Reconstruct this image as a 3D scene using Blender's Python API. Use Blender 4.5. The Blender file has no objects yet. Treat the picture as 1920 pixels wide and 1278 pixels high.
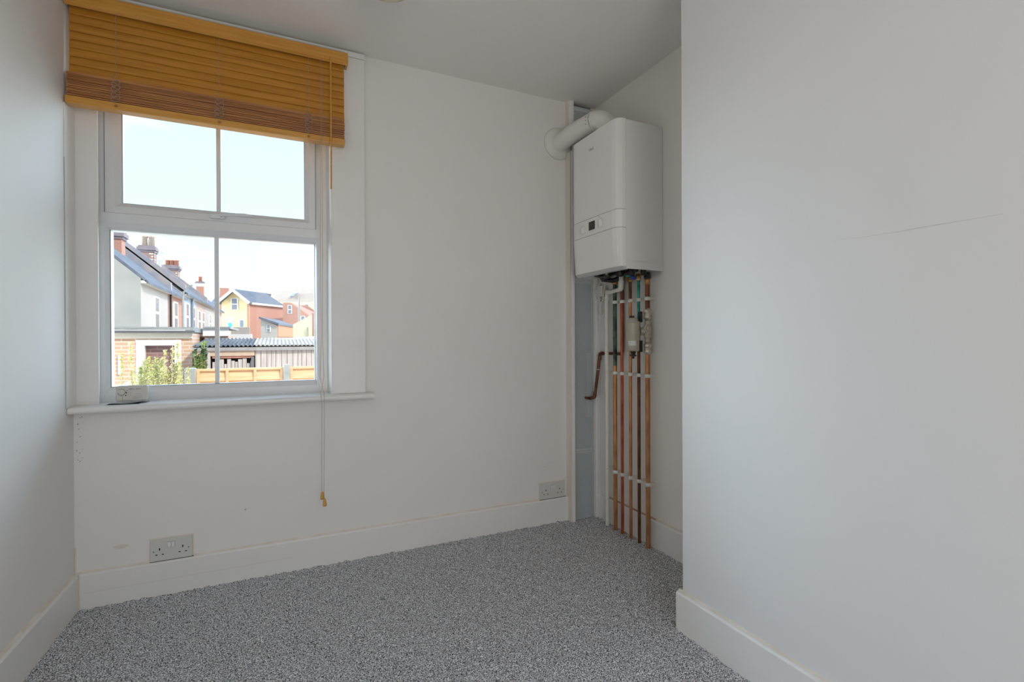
import bpy, bmesh, math, random
import numpy as np
from mathutils import Vector, Matrix
random.seed(7); np.random.seed(7)
SC = bpy.context.scene
COL = SC.collection
PI = math.pi

# ------------------------------------------------------------------ camera
F_PX = 931.7227
CAM = Vector((0, 0, 1.0))
YAW, PITCH, ROLL = 0.43900, -0.00350, -0.00400
_f = Vector((math.sin(YAW)*math.cos(PITCH), math.cos(YAW)*math.cos(PITCH), math.sin(PITCH)))
_r = Vector((math.cos(YAW), -math.sin(YAW), 0))
_u = _r.cross(_f)
_R = _r*math.cos(ROLL) + _u*math.sin(ROLL)
_U = -_r*math.sin(ROLL) + _u*math.cos(ROLL)
cd = bpy.data.cameras.new('camera')
cd.sensor_width = 36; cd.lens = F_PX/1920*36; cd.clip_start = 0.02; cd.clip_end = 600
cam = bpy.data.objects.new('camera', cd); COL.objects.link(cam)
M = Matrix((_R, _U, -_f)).transposed().to_4x4(); M.translation = CAM
cam.matrix_world = M
SC.camera = cam

def D(px, py, d):
    """point of the place seen at a pixel of the 1920x1278 photo, at depth d"""
    return CAM + (_f + _R*((px-960)/F_PX) - _U*((py-639)/F_PX))*d

# ------------------------------------------------------------------ world, sun, exposure
SC.view_settings.view_transform = 'Standard'
SC.view_settings.look = 'None'
SC.view_settings.gamma = 1
SC.view_settings.use_curve_mapping = False
SC.view_settings.exposure = 0.56

w = bpy.data.worlds.new('sky'); SC.world = w; w.use_nodes = True
nt = w.node_tree; nt.nodes.clear()
out = nt.nodes.new('ShaderNodeOutputWorld'); bg = nt.nodes.new('ShaderNodeBackground')
tc = nt.nodes.new('ShaderNodeTexCoord'); sep = nt.nodes.new('ShaderNodeSeparateXYZ')
nt.links.new(tc.outputs['Generated'], sep.inputs[0])
ramp = nt.nodes.new('ShaderNodeValToRGB')
e = ramp.color_ramp.elements
e[0].position = 0.0; e[0].color = (0.52, 0.57, 0.60, 1)
e[1].position = 1.0; e[1].color = (0.32, 0.50, 0.85, 1)
x = e.new(0.25); x.color = (0.42, 0.56, 0.70, 1)
nt.links.new(sep.outputs['Z'], ramp.inputs[0])
mp = nt.nodes.new('ShaderNodeMapping'); mp.inputs['Scale'].default_value = (1, 1, 3.2)
mp.inputs['Location'].default_value = (0.3, 0.1, 0.0)
nz = nt.nodes.new('ShaderNodeTexNoise'); nz.inputs['Scale'].default_value = 3.2; nz.inputs['Detail'].default_value = 6
nt.links.new(tc.outputs['Generated'], mp.inputs[0]); nt.links.new(mp.outputs[0], nz.inputs['Vector'])
cr = nt.nodes.new('ShaderNodeValToRGB'); cr.color_ramp.elements[0].position = 0.52; cr.color_ramp.elements[1].position = 0.66
nt.links.new(nz.outputs['Fac'], cr.inputs[0])
mx = nt.nodes.new('ShaderNodeMixRGB'); mx.inputs[2].default_value = (0.60, 0.60, 0.60, 1)
nt.links.new(cr.outputs[0], mx.inputs[0]); nt.links.new(ramp.outputs[0], mx.inputs[1])
nt.links.new(mx.outputs[0], bg.inputs['Color'])
# bright lobes added left and right of the framed sky to light the room
SKY = 1.5
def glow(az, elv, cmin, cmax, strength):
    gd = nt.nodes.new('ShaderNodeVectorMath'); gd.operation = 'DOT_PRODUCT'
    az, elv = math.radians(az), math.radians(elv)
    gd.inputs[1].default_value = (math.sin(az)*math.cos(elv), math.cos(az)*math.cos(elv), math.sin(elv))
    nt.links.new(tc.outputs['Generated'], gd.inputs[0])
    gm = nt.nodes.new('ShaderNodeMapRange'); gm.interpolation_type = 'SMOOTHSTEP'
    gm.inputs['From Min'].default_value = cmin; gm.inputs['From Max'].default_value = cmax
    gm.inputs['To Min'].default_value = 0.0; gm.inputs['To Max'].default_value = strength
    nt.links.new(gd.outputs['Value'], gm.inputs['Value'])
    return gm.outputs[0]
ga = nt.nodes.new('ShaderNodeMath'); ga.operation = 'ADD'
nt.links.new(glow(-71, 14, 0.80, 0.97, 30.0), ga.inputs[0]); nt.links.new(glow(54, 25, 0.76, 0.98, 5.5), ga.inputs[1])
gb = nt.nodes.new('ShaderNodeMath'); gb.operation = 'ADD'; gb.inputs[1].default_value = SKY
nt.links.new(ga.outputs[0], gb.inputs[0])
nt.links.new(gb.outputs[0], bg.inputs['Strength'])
nt.links.new(bg.outputs[0], out.inputs[0])

sd = bpy.data.lights.new('sun', 'SUN'); sd.energy = 2.6; sd.angle = math.radians(3); sd.color = (1, 0.93, 0.80)
sun = bpy.data.objects.new('sun', sd); COL.objects.link(sun)
sun.rotation_euler = Vector((-0.50, 0.62, -0.60)).to_track_quat('-Z', 'Y').to_euler()

# fill light added behind the camera, outside the unseen rear opening
def area(name, loc, direction, sx, sy, power, col):
    l = bpy.data.lights.new(name, 'AREA'); l.shape = 'RECTANGLE'; l.size = sx; l.size_y = sy
    l.energy = power; l.color = col
    o = bpy.data.objects.new(name, l); COL.objects.link(o); o.location = loc
    o.rotation_euler = Vector(direction).to_track_quat('-Z', 'Z').to_euler()
    return o
area('rear_fill', (0.20, -1.30, 1.05), (0, 1, 0.05), 0.85, 1.9, 8, (1.0, 0.91, 0.79))

# ------------------------------------------------------------------ materials
def node_mat(name):
    m = bpy.data.materials.new(name); m.use_nodes = True
    return m, m.node_tree, m.node_tree.nodes['Principled BSDF']
def mat(name, col, rough=0.5, metal=0.0, vary=0.0, scale=8.0, bump=0.0, bscale=60.0, spec=0.5, col2=None, stretch=None, detail=4, coat=0.0):
    m, t, b = node_mat(name)
    b.inputs['Roughness'].default_value = rough; b.inputs['Metallic'].default_value = metal
    b.inputs['Specular IOR Level'].default_value = spec
    b.inputs['Coat Weight'].default_value = coat
    c = (col[0], col[1], col[2], 1)
    tcn = t.nodes.new('ShaderNodeTexCoord'); mpn = t.nodes.new('ShaderNodeMapping')
    t.links.new(tcn.outputs['Object'], mpn.inputs[0])
    if stretch: mpn.inputs['Scale'].default_value = stretch
    if vary > 0 or col2:
        n = t.nodes.new('ShaderNodeTexNoise'); n.inputs['Scale'].default_value = scale; n.inputs['Detail'].default_value = detail
        t.links.new(mpn.outputs[0], n.inputs['Vector'])
        r = t.nodes.new('ShaderNodeValToRGB')
        r.color_ramp.elements[0].position = 0.35; r.color_ramp.elements[1].position = 0.65
        c2 = (col2[0], col2[1], col2[2], 1) if col2 else tuple(min(1, v*(1+vary)) for v in col)+(1,)
        c1 = c if col2 else tuple(v*(1-vary) for v in col)+(1,)
        r.color_ramp.elements[0].color = c1; r.color_ramp.elements[1].color = c2
        t.links.new(n.outputs['Fac'], r.inputs[0]); t.links.new(r.outputs[0], b.inputs['Base Color'])
    else:
        b.inputs['Base Color'].default_value = c
    if bump > 0:
        n2 = t.nodes.new('ShaderNodeTexNoise'); n2.inputs['Scale'].default_value = bscale; n2.inputs['Detail'].default_value = 3
        t.links.new(mpn.outputs[0], n2.inputs['Vector'])
        bn = t.nodes.new('ShaderNodeBump'); bn.inputs['Strength'].default_value = bump; bn.inputs['Distance'].default_value = 0.002
        t.links.new(n2.outputs['Fac'], bn.inputs['Height']); t.links.new(bn.outputs[0], b.inputs['Normal'])
    return m

def brick_mat(name, c1, c2, mortar, scale=1.0, axis='XZ', rot=0.0):
    m, t, b = node_mat(name)
    b.inputs['Roughness'].default_value = 0.9
    tcn = t.nodes.new('ShaderNodeTexCoord'); s = t.nodes.new('ShaderNodeSeparateXYZ'); cb = t.nodes.new('ShaderNodeCombineXYZ')
    t.links.new(tcn.outputs['Object'], s.inputs[0])
    ad = t.nodes.new('ShaderNodeMath'); ad.operation = 'ADD'
    t.links.new(s.outputs['X'], ad.inputs[0]); t.links.new(s.outputs['Y'], ad.inputs[1])
    t.links.new(ad.outputs[0], cb.inputs['X']); t.links.new(s.outputs['Z'], cb.inputs['Y'])
    br = t.nodes.new('ShaderNodeTexBrick'); t.links.new(cb.outputs[0], br.inputs['Vector'])
    br.inputs['Color1'].default_value = c1+(1,); br.inputs['Color2'].default_value = c2+(1,); br.inputs['Mortar'].default_value = mortar+(1,)
    br.inputs['Scale'].default_value = 1.0; br.inputs['Brick Width'].default_value = 0.225*scale; br.inputs['Row Height'].default_value = 0.075*scale
    br.inputs['Mortar Size'].default_value = 0.012*scale; br.inputs['Mortar Smooth'].default_value = 0.3
    t.links.new(br.outputs[0], b.inputs['Base Color'])
    return m

WALLC = (0.875, 0.858, 0.832)
M_wall = mat('wall_paint', WALLC, 0.62, vary=0.012, scale=1.6, bump=0.10, bscale=25, spec=0.3)
M_wall_breast = mat('wall_paint_dimmed', (0.82, 0.82, 0.82), 0.6, vary=0.012, scale=1.2, bump=0.10, bscale=18, spec=0.3)  # room paint greyed here to offset the strong window light
M_ceil = mat('ceiling_paint', (0.92, 0.89, 0.85), 0.8, vary=0.01, scale=1.5, bump=0.08, bscale=30, spec=0.2)
M_gloss = mat('white_gloss_paint', (0.88, 0.87, 0.85), 0.32, vary=0.015, scale=6, bump=0.08, bscale=14, stretch=(0.3, 1, 1))
M_caulk = mat('yellowed_caulk', (0.76, 0.68, 0.58), 0.6, col2=(0.86, 0.82, 0.75), scale=14)
M_rustcaulk = mat('rusty_caulk', (0.42, 0.23, 0.12), 0.7, col2=(0.68, 0.52, 0.38), scale=22)
M_upvc = mat('white_upvc', (0.82, 0.83, 0.85), 0.28, vary=0.01, scale=5)
M_gasket = mat('grey_gasket', (0.25, 0.27, 0.27), 0.6)
M_alu = mat('spacer_metal', (0.55, 0.58, 0.62), 0.35, 0.6)
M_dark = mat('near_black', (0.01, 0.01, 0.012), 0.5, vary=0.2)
M_black = mat('black_plastic', (0.015, 0.015, 0.016), 0.35, vary=0.2)
M_plastic = mat('socket_plastic', (0.70, 0.70, 0.66), 0.35, vary=0.01, scale=30)
M_boiler = mat('boiler_enamel', (0.90, 0.89, 0.86), 0.30, vary=0.006, scale=3)
M_boiler_under = mat('boiler_trim', (0.60, 0.61, 0.61), 0.4, vary=0.02)
M_fluem = mat('flue_plastic', (0.80, 0.79, 0.74), 0.35, vary=0.015, scale=12)
M_print = mat('grey_print', (0.16, 0.16, 0.17), 0.6)
M_faint = mat('faint_grey_print', (0.52, 0.52, 0.50), 0.6)
M_screen = mat('dark_display', (0.035, 0.030, 0.028), 0.25, vary=0.2, scale=200)
M_alarm = mat('alarm_plastic', (0.66, 0.63, 0.58), 0.45, vary=0.03, scale=30)
M_paper = mat('paper', (0.72, 0.72, 0.74), 0.8)
M_clip = mat('clip_plastic', (0.84, 0.84, 0.78), 0.4, vary=0.02)
M_cable = mat('cable_white', (0.74, 0.73, 0.66), 0.5, vary=0.02)
M_pvc = mat('pvc_pipe', (0.80, 0.79, 0.72), 0.4, vary=0.03, scale=15)
M_nickel = mat('nickel_plated', (0.62, 0.58, 0.49), 0.35, 0.75, vary=0.15, scale=60)
M_filter = mat('filter_body', (0.50, 0.46, 0.36), 0.42, 0.25, vary=0.04, scale=25)
M_label = mat('label_white', (0.80, 0.80, 0.80), 0.6)
M_teal = mat('teal_fitting', (0.02, 0.42, 0.36), 0.5, vary=0.2)
M_blue = mat('blue_plastic', (0.03, 0.05, 0.35), 0.4)
M_brass = mat('brass', (0.55, 0.33, 0.10), 0.35, 0.8, vary=0.1)
M_glassm = None

def copper(name, a, b_, rough=0.35, scale=14):
    return mat(name, a, rough, 0.55, col2=b_, scale=scale, stretch=(3, 3, 1), spec=0.5)
M_cu = copper('copper_brown', (0.42, 0.17, 0.065), (0.62, 0.30, 0.13))
M_cu_red = copper('copper_red', (0.36, 0.055, 0.028), (0.50, 0.13, 0.06))
M_cu_dark = copper('copper_dark', (0.11, 0.04, 0.022), (0.24, 0.09, 0.045), 0.42)
M_cu_green = mat('copper_verdigris_dark', (0.02, 0.022, 0.018), 0.6, 0.2, col2=(0.13, 0.22, 0.15), scale=16, stretch=(2, 2, 1))
M_cu_teal = mat('copper_verdigris_bright', (0.0, 0.20, 0.16), 0.6, 0.1, col2=(0.10, 0.46, 0.38), scale=30, stretch=(2, 2, 1))

def wood_mat(name, a, b_, rough=0.35, stretch=(1.5, 30, 30), scale=3.5, coat=0.25):
    return mat(name, a, rough, 0, col2=b_, scale=scale, stretch=stretch, detail=5, coat=coat)
M_slat = wood_mat('varnished_slat', (0.50, 0.205, 0.018), (0.62, 0.275, 0.035))
# slats and rail are opaque varnished wood
M_rail = wood_mat('varnished_rail', (0.62, 0.28, 0.04), (0.72, 0.35, 0.065))
M_stack = wood_mat('stack_daylight_sheen', (0.40, 0.15, 0.05), (0.60, 0.27, 0.09))  # slat wood with a pinkish daylight sheen put into its colour
M_cord = mat('tan_cord', (0.46, 0.34, 0.26), 0.8)
M_tassel = wood_mat('tassel_wood', (0.60, 0.30, 0.04), (0.70, 0.38, 0.07))

def glass_mat(name, tint=(0.98, 1.0, 0.99)):
    m = bpy.data.materials.new(name); m.use_nodes = True; t = m.node_tree; t.nodes.clear()
    o = t.nodes.new('ShaderNodeOutputMaterial'); mixn = t.nodes.new('ShaderNodeMixShader')
    tr = t.nodes.new('ShaderNodeBsdfTransparent'); tr.inputs[0].default_value = tint+(1,)
    gl = t.nodes.new('ShaderNodeBsdfGlossy'); gl.inputs['Roughness'].default_value = 0.02
    fr = t.nodes.new('ShaderNodeFresnel'); fr.inputs[0].default_value = 1.25
    t.links.new(fr.outputs[0], mixn.inputs[0]); t.links.new(tr.outputs[0], mixn.inputs[1]); t.links.new(gl.outputs[0], mixn.inputs[2])
    t.links.new(mixn.outputs[0], o.inputs[0])
    return m
M_glass = glass_mat('window_glass')

def mesh_panel_mat():
    m = bpy.data.materials.new('perforated_sheet'); m.use_nodes = True; t = m.node_tree
    b = t.nodes['Principled BSDF']; b.inputs['Base Color'].default_value = (0.62, 0.66, 0.69, 1); b.inputs['Roughness'].default_value = 0.4
    o = t.nodes['Material Output']
    tcn = t.nodes.new('ShaderNodeTexCoord'); s = t.nodes.new('ShaderNodeSeparateXYZ'); t.links.new(tcn.outputs['Object'], s.inputs[0])
    P = 0.0062
    def math_(op, a, b=None, v=None):
        n = t.nodes.new('ShaderNodeMath'); n.operation = op
        for i, q in enumerate((a, b if b is not None else v)):
            if q is None: continue
            if isinstance(q, (int, float)): n.inputs[i].default_value = q
            else: t.links.new(q, n.inputs[i])
        return n.outputs[0]
    def dot(ox, oz):
        u = math_('MULTIPLY', math_('ADD', s.outputs['X'], ox), 2*PI/P)
        v = math_('MULTIPLY', math_('ADD', s.outputs['Z'], oz), 2*PI/P)
        return math_('ADD', math_('COSINE', u), math_('COSINE', v))
    a = dot(0, 0); c = dot(P/2, P/2)
    k = math_('MAXIMUM', a, c)
    g = math_('GREATER_THAN', k, 1.12)
    tr = t.nodes.new('ShaderNodeBsdfTransparent'); mixn = t.nodes.new('ShaderNodeMixShader')
    t.links.new(g, mixn.inputs[0]); t.links.new(b.outputs[0], mixn.inputs[1]); t.links.new(tr.outputs[0], mixn.inputs[2])
    t.links.new(mixn.outputs[0], o.inputs[0])
    return m
M_perf = mesh_panel_mat()
M_perf_frame = mat('grey_sheet_band', (0.60, 0.63, 0.64), 0.45, vary=0.02)
M_ductback = mat('dark_duct_inside', (0.20, 0.21, 0.22), 0.9, vary=0.1)  # plain dark grey for the inside of the boxing

def carpet_mat():
    m, t, b = node_mat('looped_grey_carpet')
    b.inputs['Roughness'].default_value = 0.95; b.inputs['Specular IOR Level'].default_value = 0.15
    tcn = t.nodes.new('ShaderNodeTexCoord')
    v = t.nodes.new('ShaderNodeTexVoronoi'); v.inputs['Scale'].default_value = 330; v.inputs['Randomness'].default_value = 1.0
    n = t.nodes.new('ShaderNodeTexNoise'); n.inputs['Scale'].default_value = 270; n.inputs['Detail'].default_value = 2
    n3 = t.nodes.new('ShaderNodeTexNoise'); n3.inputs['Scale'].default_value = 2.2; n3.inputs['Detail'].default_value = 3
    for q in (v, n, n3): t.links.new(tcn.outputs['Object'], q.inputs['Vector'])
    r = t.nodes.new('ShaderNodeValToRGB')
    r.color_ramp.elements[0].position = 0.36; r.color_ramp.elements[0].color = (0.035, 0.035, 0.04, 1)
    r.color_ramp.elements[1].position = 0.66; r.color_ramp.elements[1].color = (0.74, 0.75, 0.79, 1)
    k = r.color_ramp.elements.new(0.50); k.color = (0.33, 0.335, 0.35, 1)
    t.links.new(n.outputs['Fac'], r.inputs[0])
    mr_ = t.nodes.new('ShaderNodeMapRange'); mr_.inputs['From Min'].default_value = 0.0; mr_.inputs['From Max'].default_value = 0.7
    mr_.inputs['To Min'].default_value = 2.0; mr_.inputs['To Max'].default_value = 1.35
    t.links.new(v.outputs['Distance'], mr_.inputs['Value'])
    mu = t.nodes.new('ShaderNodeVectorMath'); mu.operation = 'SCALE'
    t.links.new(r.outputs[0], mu.inputs[0]); t.links.new(mr_.outputs[0], mu.inputs['Scale'])
    t.links.new(mu.outputs[0], b.inputs['Base Color'])
    bn = t.nodes.new('ShaderNodeBump'); bn.inputs['Strength'].default_value = 0.7; bn.inputs['Distance'].default_value = 0.003
    t.links.new(n.outputs['Fac'], bn.inputs['Height']); t.links.new(bn.outputs[0], b.inputs['Normal'])
    return m
M_carpet = carpet_mat()

# ------------------------------------------------------------------ mesh helpers
class MB:
    def __init__(s): s.bm = bmesh.new(); s.mi = 0
    def _new(s, verts, faces, smooth=False):
        vs = [s.bm.verts.new(v) for v in verts]
        for f in faces:
            try:
                fc = s.bm.faces.new([vs[i] for i in f]); fc.material_index = s.mi; fc.smooth = smooth
            except ValueError: pass
        return vs
    def box(s, x0, x1, y0, y1, z0, z1, bev=0.0, seg=2):
        v = [(x0,y0,z0),(x1,y0,z0),(x1,y1,z0),(x0,y1,z0),(x0,y0,z1),(x1,y0,z1),(x1,y1,z1),(x0,y1,z1)]
        f = [(3,2,1,0),(4,5,6,7),(0,1,5,4),(1,2,6,5),(2,3,7,6),(3,0,4,7)]
        if bev > 0:
            b2 = bmesh.new(); vs = [b2.verts.new(q) for q in v]
            for q in f: b2.faces.new([vs[i] for i in q])
            bmesh.ops.bevel(b2, geom=b2.edges[:], offset=bev, segments=seg, affect='EDGES', profile=0.5)
            b2.verts.index_update()
            s._new([q.co.copy() for q in b2.verts], [[a.index for a in q.verts] for q in b2.faces]); b2.free()
        else: s._new(v, f)
        return s
    def prism(s, pts, axis, a, b, smooth=False):
        """extrude a 2D outline (ccw) along an axis from a to b"""
        def P(q, t):
            return {'X': (t, q[0], q[1]), 'Y': (q[0], t, q[1]), 'Z': (q[0], q[1], t)}[axis]
        n = len(pts); v = [P(q, a) for q in pts] + [P(q, b) for q in pts]
        s._new(v, [list(range(n))[::-1], list(range(n, 2*n))] + [(i, (i+1) % n, n+(i+1) % n, n+i) for i in range(n)], smooth)
        return s
    def hexa(s, bot, top):
        n = len(bot)
        s._new([tuple(q) for q in bot]+[tuple(q) for q in top], [list(range(n))[::-1], list(range(n, 2*n))] + [(i, (i+1) % n, n+(i+1) % n, n+i) for i in range(n)])
        return s
    def tube(s, pts, r, n=12, cap=True, smooth=True):
        pts = [Vector(q) for q in pts]; rr = r if isinstance(r, (list, tuple)) else [r]*len(pts)
        rings = []; ref = None
        for i, q in enumerate(pts):
            if i == 0: d = pts[1]-pts[0]
            elif i == len(pts)-1: d = pts[-1]-pts[-2]
            else: d = (pts[i+1]-q).normalized()+(q-pts[i-1]).normalized()
            d.normalize()
            if ref is None: ref = Vector((0, 0, 1)) if abs(d.z) < 0.9 else Vector((1, 0, 0))
            a = d.cross(ref)
            if a.length < 1e-4: ref = Vector((0.3, 1, 0.2)); a = d.cross(ref)
            a.normalize(); b = d.cross(a); ref = a.cross(d)
            rings.append([q + (a*math.cos(t*2*PI/n)+b*math.sin(t*2*PI/n))*rr[i] for t in range(n)])
        v = [p for ring in rings for p in ring]; f = []
        for i in range(len(pts)-1):
            for t in range(n):
                f.append((i*n+t, i*n+(t+1) % n, (i+1)*n+(t+1) % n, (i+1)*n+t))
        s._new(v, f, smooth)
        if cap:
            s._new(rings[0], [list(range(n))]); s._new(rings[-1], [list(range(n))[::-1]])
        return s
    def lathe(s, c, axis, prof, n=24, smooth=True):
        """prof = [(radius, offset along axis)]"""
        c = Vector(c); ax = Vector(axis).normalized(); ref = Vector((0, 0, 1)) if abs(ax.z) < 0.9 else Vector((1, 0, 0))
        a = ax.cross(ref).normalized(); b = ax.cross(a)
        v = []; f = []
        for (r, h) in prof:
            for t in range(n): v.append(c + ax*h + (a*math.cos(t*2*PI/n)+b*math.sin(t*2*PI/n))*max(r, 1e-5))
        for i in range(len(prof)-1):
            for t in range(n): f.append((i*n+t, i*n+(t+1) % n, (i+1)*n+(t+1) % n, (i+1)*n+t))
        f.append(list(range(n))[::-1]); f.append([(len(prof)-1)*n+t for t in range(n)])
        s._new(v, f, smooth); return s
    def bar(s, p, q, wx, wz, up=(0, 0, 1)):
        p = Vector(p); q = Vector(q); d = (q-p).normalized(); a = d.cross(Vector(up)).normalized(); b = a.cross(d)
        c = [(-1,-1),(1,-1),(1,1),(-1,1)]
        s.hexa([p+a*i*wx/2+b*j*wz/2 for i, j in c], [q+a*i*wx/2+b*j*wz/2 for i, j in c]); return s
    def text(s, body, size, origin, ux, uy, depth=0.0002, align='CENTER'):
        cu = bpy.data.curves.new('t', 'FONT'); cu.body = body; cu.size = size; cu.align_x = align; cu.align_y = 'CENTER'; cu.resolution_u = 3
        o = bpy.data.objects.new('t', cu); COL.objects.link(o)
        bpy.context.view_layer.update()
        me = bpy.data.meshes.new_from_object(o.evaluated_get(bpy.context.evaluated_depsgraph_get()))
        ux = Vector(ux).normalized(); uy = Vector(uy).normalized(); uz = ux.cross(uy); og = Vector(origin)
        s._new([og+ux*q.co.x+uy*q.co.y+uz*depth for q in me.vertices], [list(p.vertices) for p in me.polygons])
        bpy.data.objects.remove(o); bpy.data.curves.remove(cu); bpy.data.meshes.remove(me)
        return s
    def build(s, name, m, parent=None, origin=None):
        bmesh.ops.recalc_face_normals(s.bm, faces=s.bm.faces[:])
        me = bpy.data.meshes.new(name); s.bm.to_mesh(me); s.bm.free()
        for q in (m if isinstance(m, (list, tuple)) else [m]): me.materials.append(q)
        o = bpy.data.objects.new(name, me); COL.objects.link(o)
        if parent is not None:
            o.parent = parent
            o.matrix_parent_inverse = world_of(parent).inverted()
        return o

def world_of(o):
    m = o.matrix_basis.copy()
    if o.parent: m = world_of(o.parent) @ o.matrix_parent_inverse @ m
    return m
def tag(o, label=None, cat=None, group=None, kind=None):
    if label: o['label'] = label
    if cat: o['category'] = cat
    if group: o['group'] = group
    if kind: o['kind'] = kind
    return o
def empty(name, loc, label=None, cat=None, group=None, kind=None):
    o = bpy.data.objects.new(name, None); COL.objects.link(o); o.location = loc; o.empty_display_size = 0.05
    return tag(o, label, cat, group, kind)
def bx(*a, **k): return MB().box(*a, **k)

# ------------------------------------------------------------------ room shell
ZC = 2.307; YW = 2.365; XR = 1.634; XB = 1.25; XL = -0.692; YR = -1.0; YBE = 1.292
def xl(y): return XL + 0.0205*(y-2.35)
SILL = 0.758
OX1, OZ0, OZ1 = 0.218, SILL-0.025, 2.20       # window opening in the back wall
m = MB()
m.box(-0.95, 1.95, YW, 2.55, -0.1, OZ0); m.box(-0.95, 1.95, YW, 2.55, OZ1, ZC+0.1)
m.box(OX1, 1.95, YW, 2.55, OZ0, OZ1); m.box(-0.95, -0.692, YW+0.02, 2.55, OZ0, OZ1)
tag(m.build('wall_back', M_wall), kind='structure')
tag(MB().prism([(xl(YR-0.1), YR-0.1), (xl(2.62), 2.62), (-0.95, 2.62), (-0.95, YR-0.1)], 'Z', -0.1, ZC+0.1).build('wall_left', M_wall), kind='structure')
tag(bx(XR, 1.95, YBE-0.05, 2.5, -0.1, ZC+0.1).build('wall_right', mat('wall_paint_lifted', (0.93, 0.90, 0.85), 0.6, vary=0.01, scale=1.6, bump=0.1, bscale=25, spec=0.3)), kind='structure')  # room paint made lighter and warmer to lift the dim alcove
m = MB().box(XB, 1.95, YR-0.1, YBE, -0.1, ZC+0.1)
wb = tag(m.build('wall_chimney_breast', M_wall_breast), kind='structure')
# hairline crack and scuffs on the chimney breast
m = MB()
def Xhit(px, py, X):
    d = _f + _R*((px-960)/F_PX) - _U*((py-639)/F_PX); return CAM + d*((X-CAM.x)/d.x)
cr_ = [Xhit(1575, 449, XB-0.0004), Xhit(1620, 444, XB-0.0004), Xhit(1690, 433, XB-0.0004), Xhit(1740, 424, XB-0.0004), Xhit(1800, 414, XB-0.0004), Xhit(1880, 401, XB-0.0004)]
m.tube(cr_, 0.00035, 5)
m.build('crack', mat('crack_line', (0.70, 0.68, 0.66), 0.8), wb)
tag(bx(-0.95, 1.95, YR-0.1, 2.62, ZC, ZC+0.12).build('ceiling', M_ceil), kind='structure')
# rear wall with an opening added behind the camera for the fill light
m = MB()
m.box(-0.95, -0.22, YR-0.12, YR, -0.1, ZC+0.1); m.box(0.62, 1.4, YR-0.12, YR, -0.1, ZC+0.1); m.box(-0.22, 0.62, YR-0.12, YR, 2.03, ZC+0.1)
tag(m.build('wall_rear', M_wall), kind='structure')

# carpeted floor: displaced pile near the skirtings, plain far away
TB_ = 0.016
def carpet():
    x0, x1, y0, y1 = -0.72, 1.64, 0.6, 2.372
    st = 0.0045
    nx = int((x1-x0)/st)+1; ny = int((y1-y0)/st)+1
    xs = np.linspace(x0, x1, nx); ys = np.linspace(y0, y1, ny)
    X, Y = np.meshgrid(xs, ys)
    H = np.random.rand(ny, nx)
    K = (H + np.roll(H, 1, 0) + np.roll(H, 1, 1) + np.roll(np.roll(H, 1, 0), 1, 1))/4
    Z = (K-0.5)*0.009 + (np.random.rand(ny, nx)-0.5)*0.0015
    def lowf(c):      # tufts standing up along the edges, about a centimetre apart
        gx = np.arange(nx)/c; gy = np.arange(ny)/c
        g_ = np.random.rand(int(ny/c)+3, int(nx/c)+3)
        ix = gx.astype(int); iy = gy.astype(int); fx = gx-ix; fy = (gy-iy)[:, None]
        return (g_[np.ix_(iy, ix)]*(1-fx)+g_[np.ix_(iy, ix+1)]*fx)*(1-fy) + (g_[np.ix_(iy+1, ix)]*(1-fx)+g_[np.ix_(iy+1, ix+1)]*fx)*fy
    edge = np.clip(1-(YW-TB_-Y)/0.014, 0, 1) + np.clip(1-(X-(XL+TB_+0.002))/0.014, 0, 1) + np.clip(1-np.abs(XB-TB_-X)/0.014, 0, 1)*(Y < YBE+0.03) + np.clip(1-(XR-TB_-X)/0.014, 0, 1)
    Z = Z + np.clip(edge, 0, 1)*np.clip(lowf(2.6)-0.35, 0, 1)*0.011
    X = X + (np.random.rand(ny, nx)-0.5)*st*0.5; Y = Y + (np.random.rand(ny, nx)-0.5)*st*0.5
    co = np.stack([X, Y, Z], -1).reshape(-1, 3)
    i = np.arange(ny*nx).reshape(ny, nx)
    q = np.stack([i[:-1, :-1], i[:-1, 1:], i[1:, 1:], i[1:, :-1]], -1).reshape(-1, 4)
    # plain remainder behind the camera
    n0 = len(co)
    ext = np.array([(-0.95, YR-0.15, -0.001), (1.95, YR-0.15, -0.001), (1.95, y0, -0.001), (-0.95, y0, -0.001)])
    co = np.vstack([co, ext]); q = np.vstack([q, [[n0, n0+1, n0+2, n0+3]]])
    me = bpy.data.meshes.new('floor'); me.vertices.add(len(co)); me.vertices.foreach_set('co', co.ravel())
    me.loops.add(q.size); me.loops.foreach_set('vertex_index', q.ravel().astype(np.int32))
    me.polygons.add(len(q)); me.polygons.foreach_set('loop_start', np.arange(0, q.size, 4, dtype=np.int32))
    me.update(calc_edges=True); me.validate()
    me.materials.append(M_carpet)
    me.polygons.foreach_set('use_smooth', np.ones(len(me.polygons), bool))
    o = bpy.data.objects.new('floor', me); COL.objects.link(o); tag(o, kind='structure')
    return o
carpet()

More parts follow.
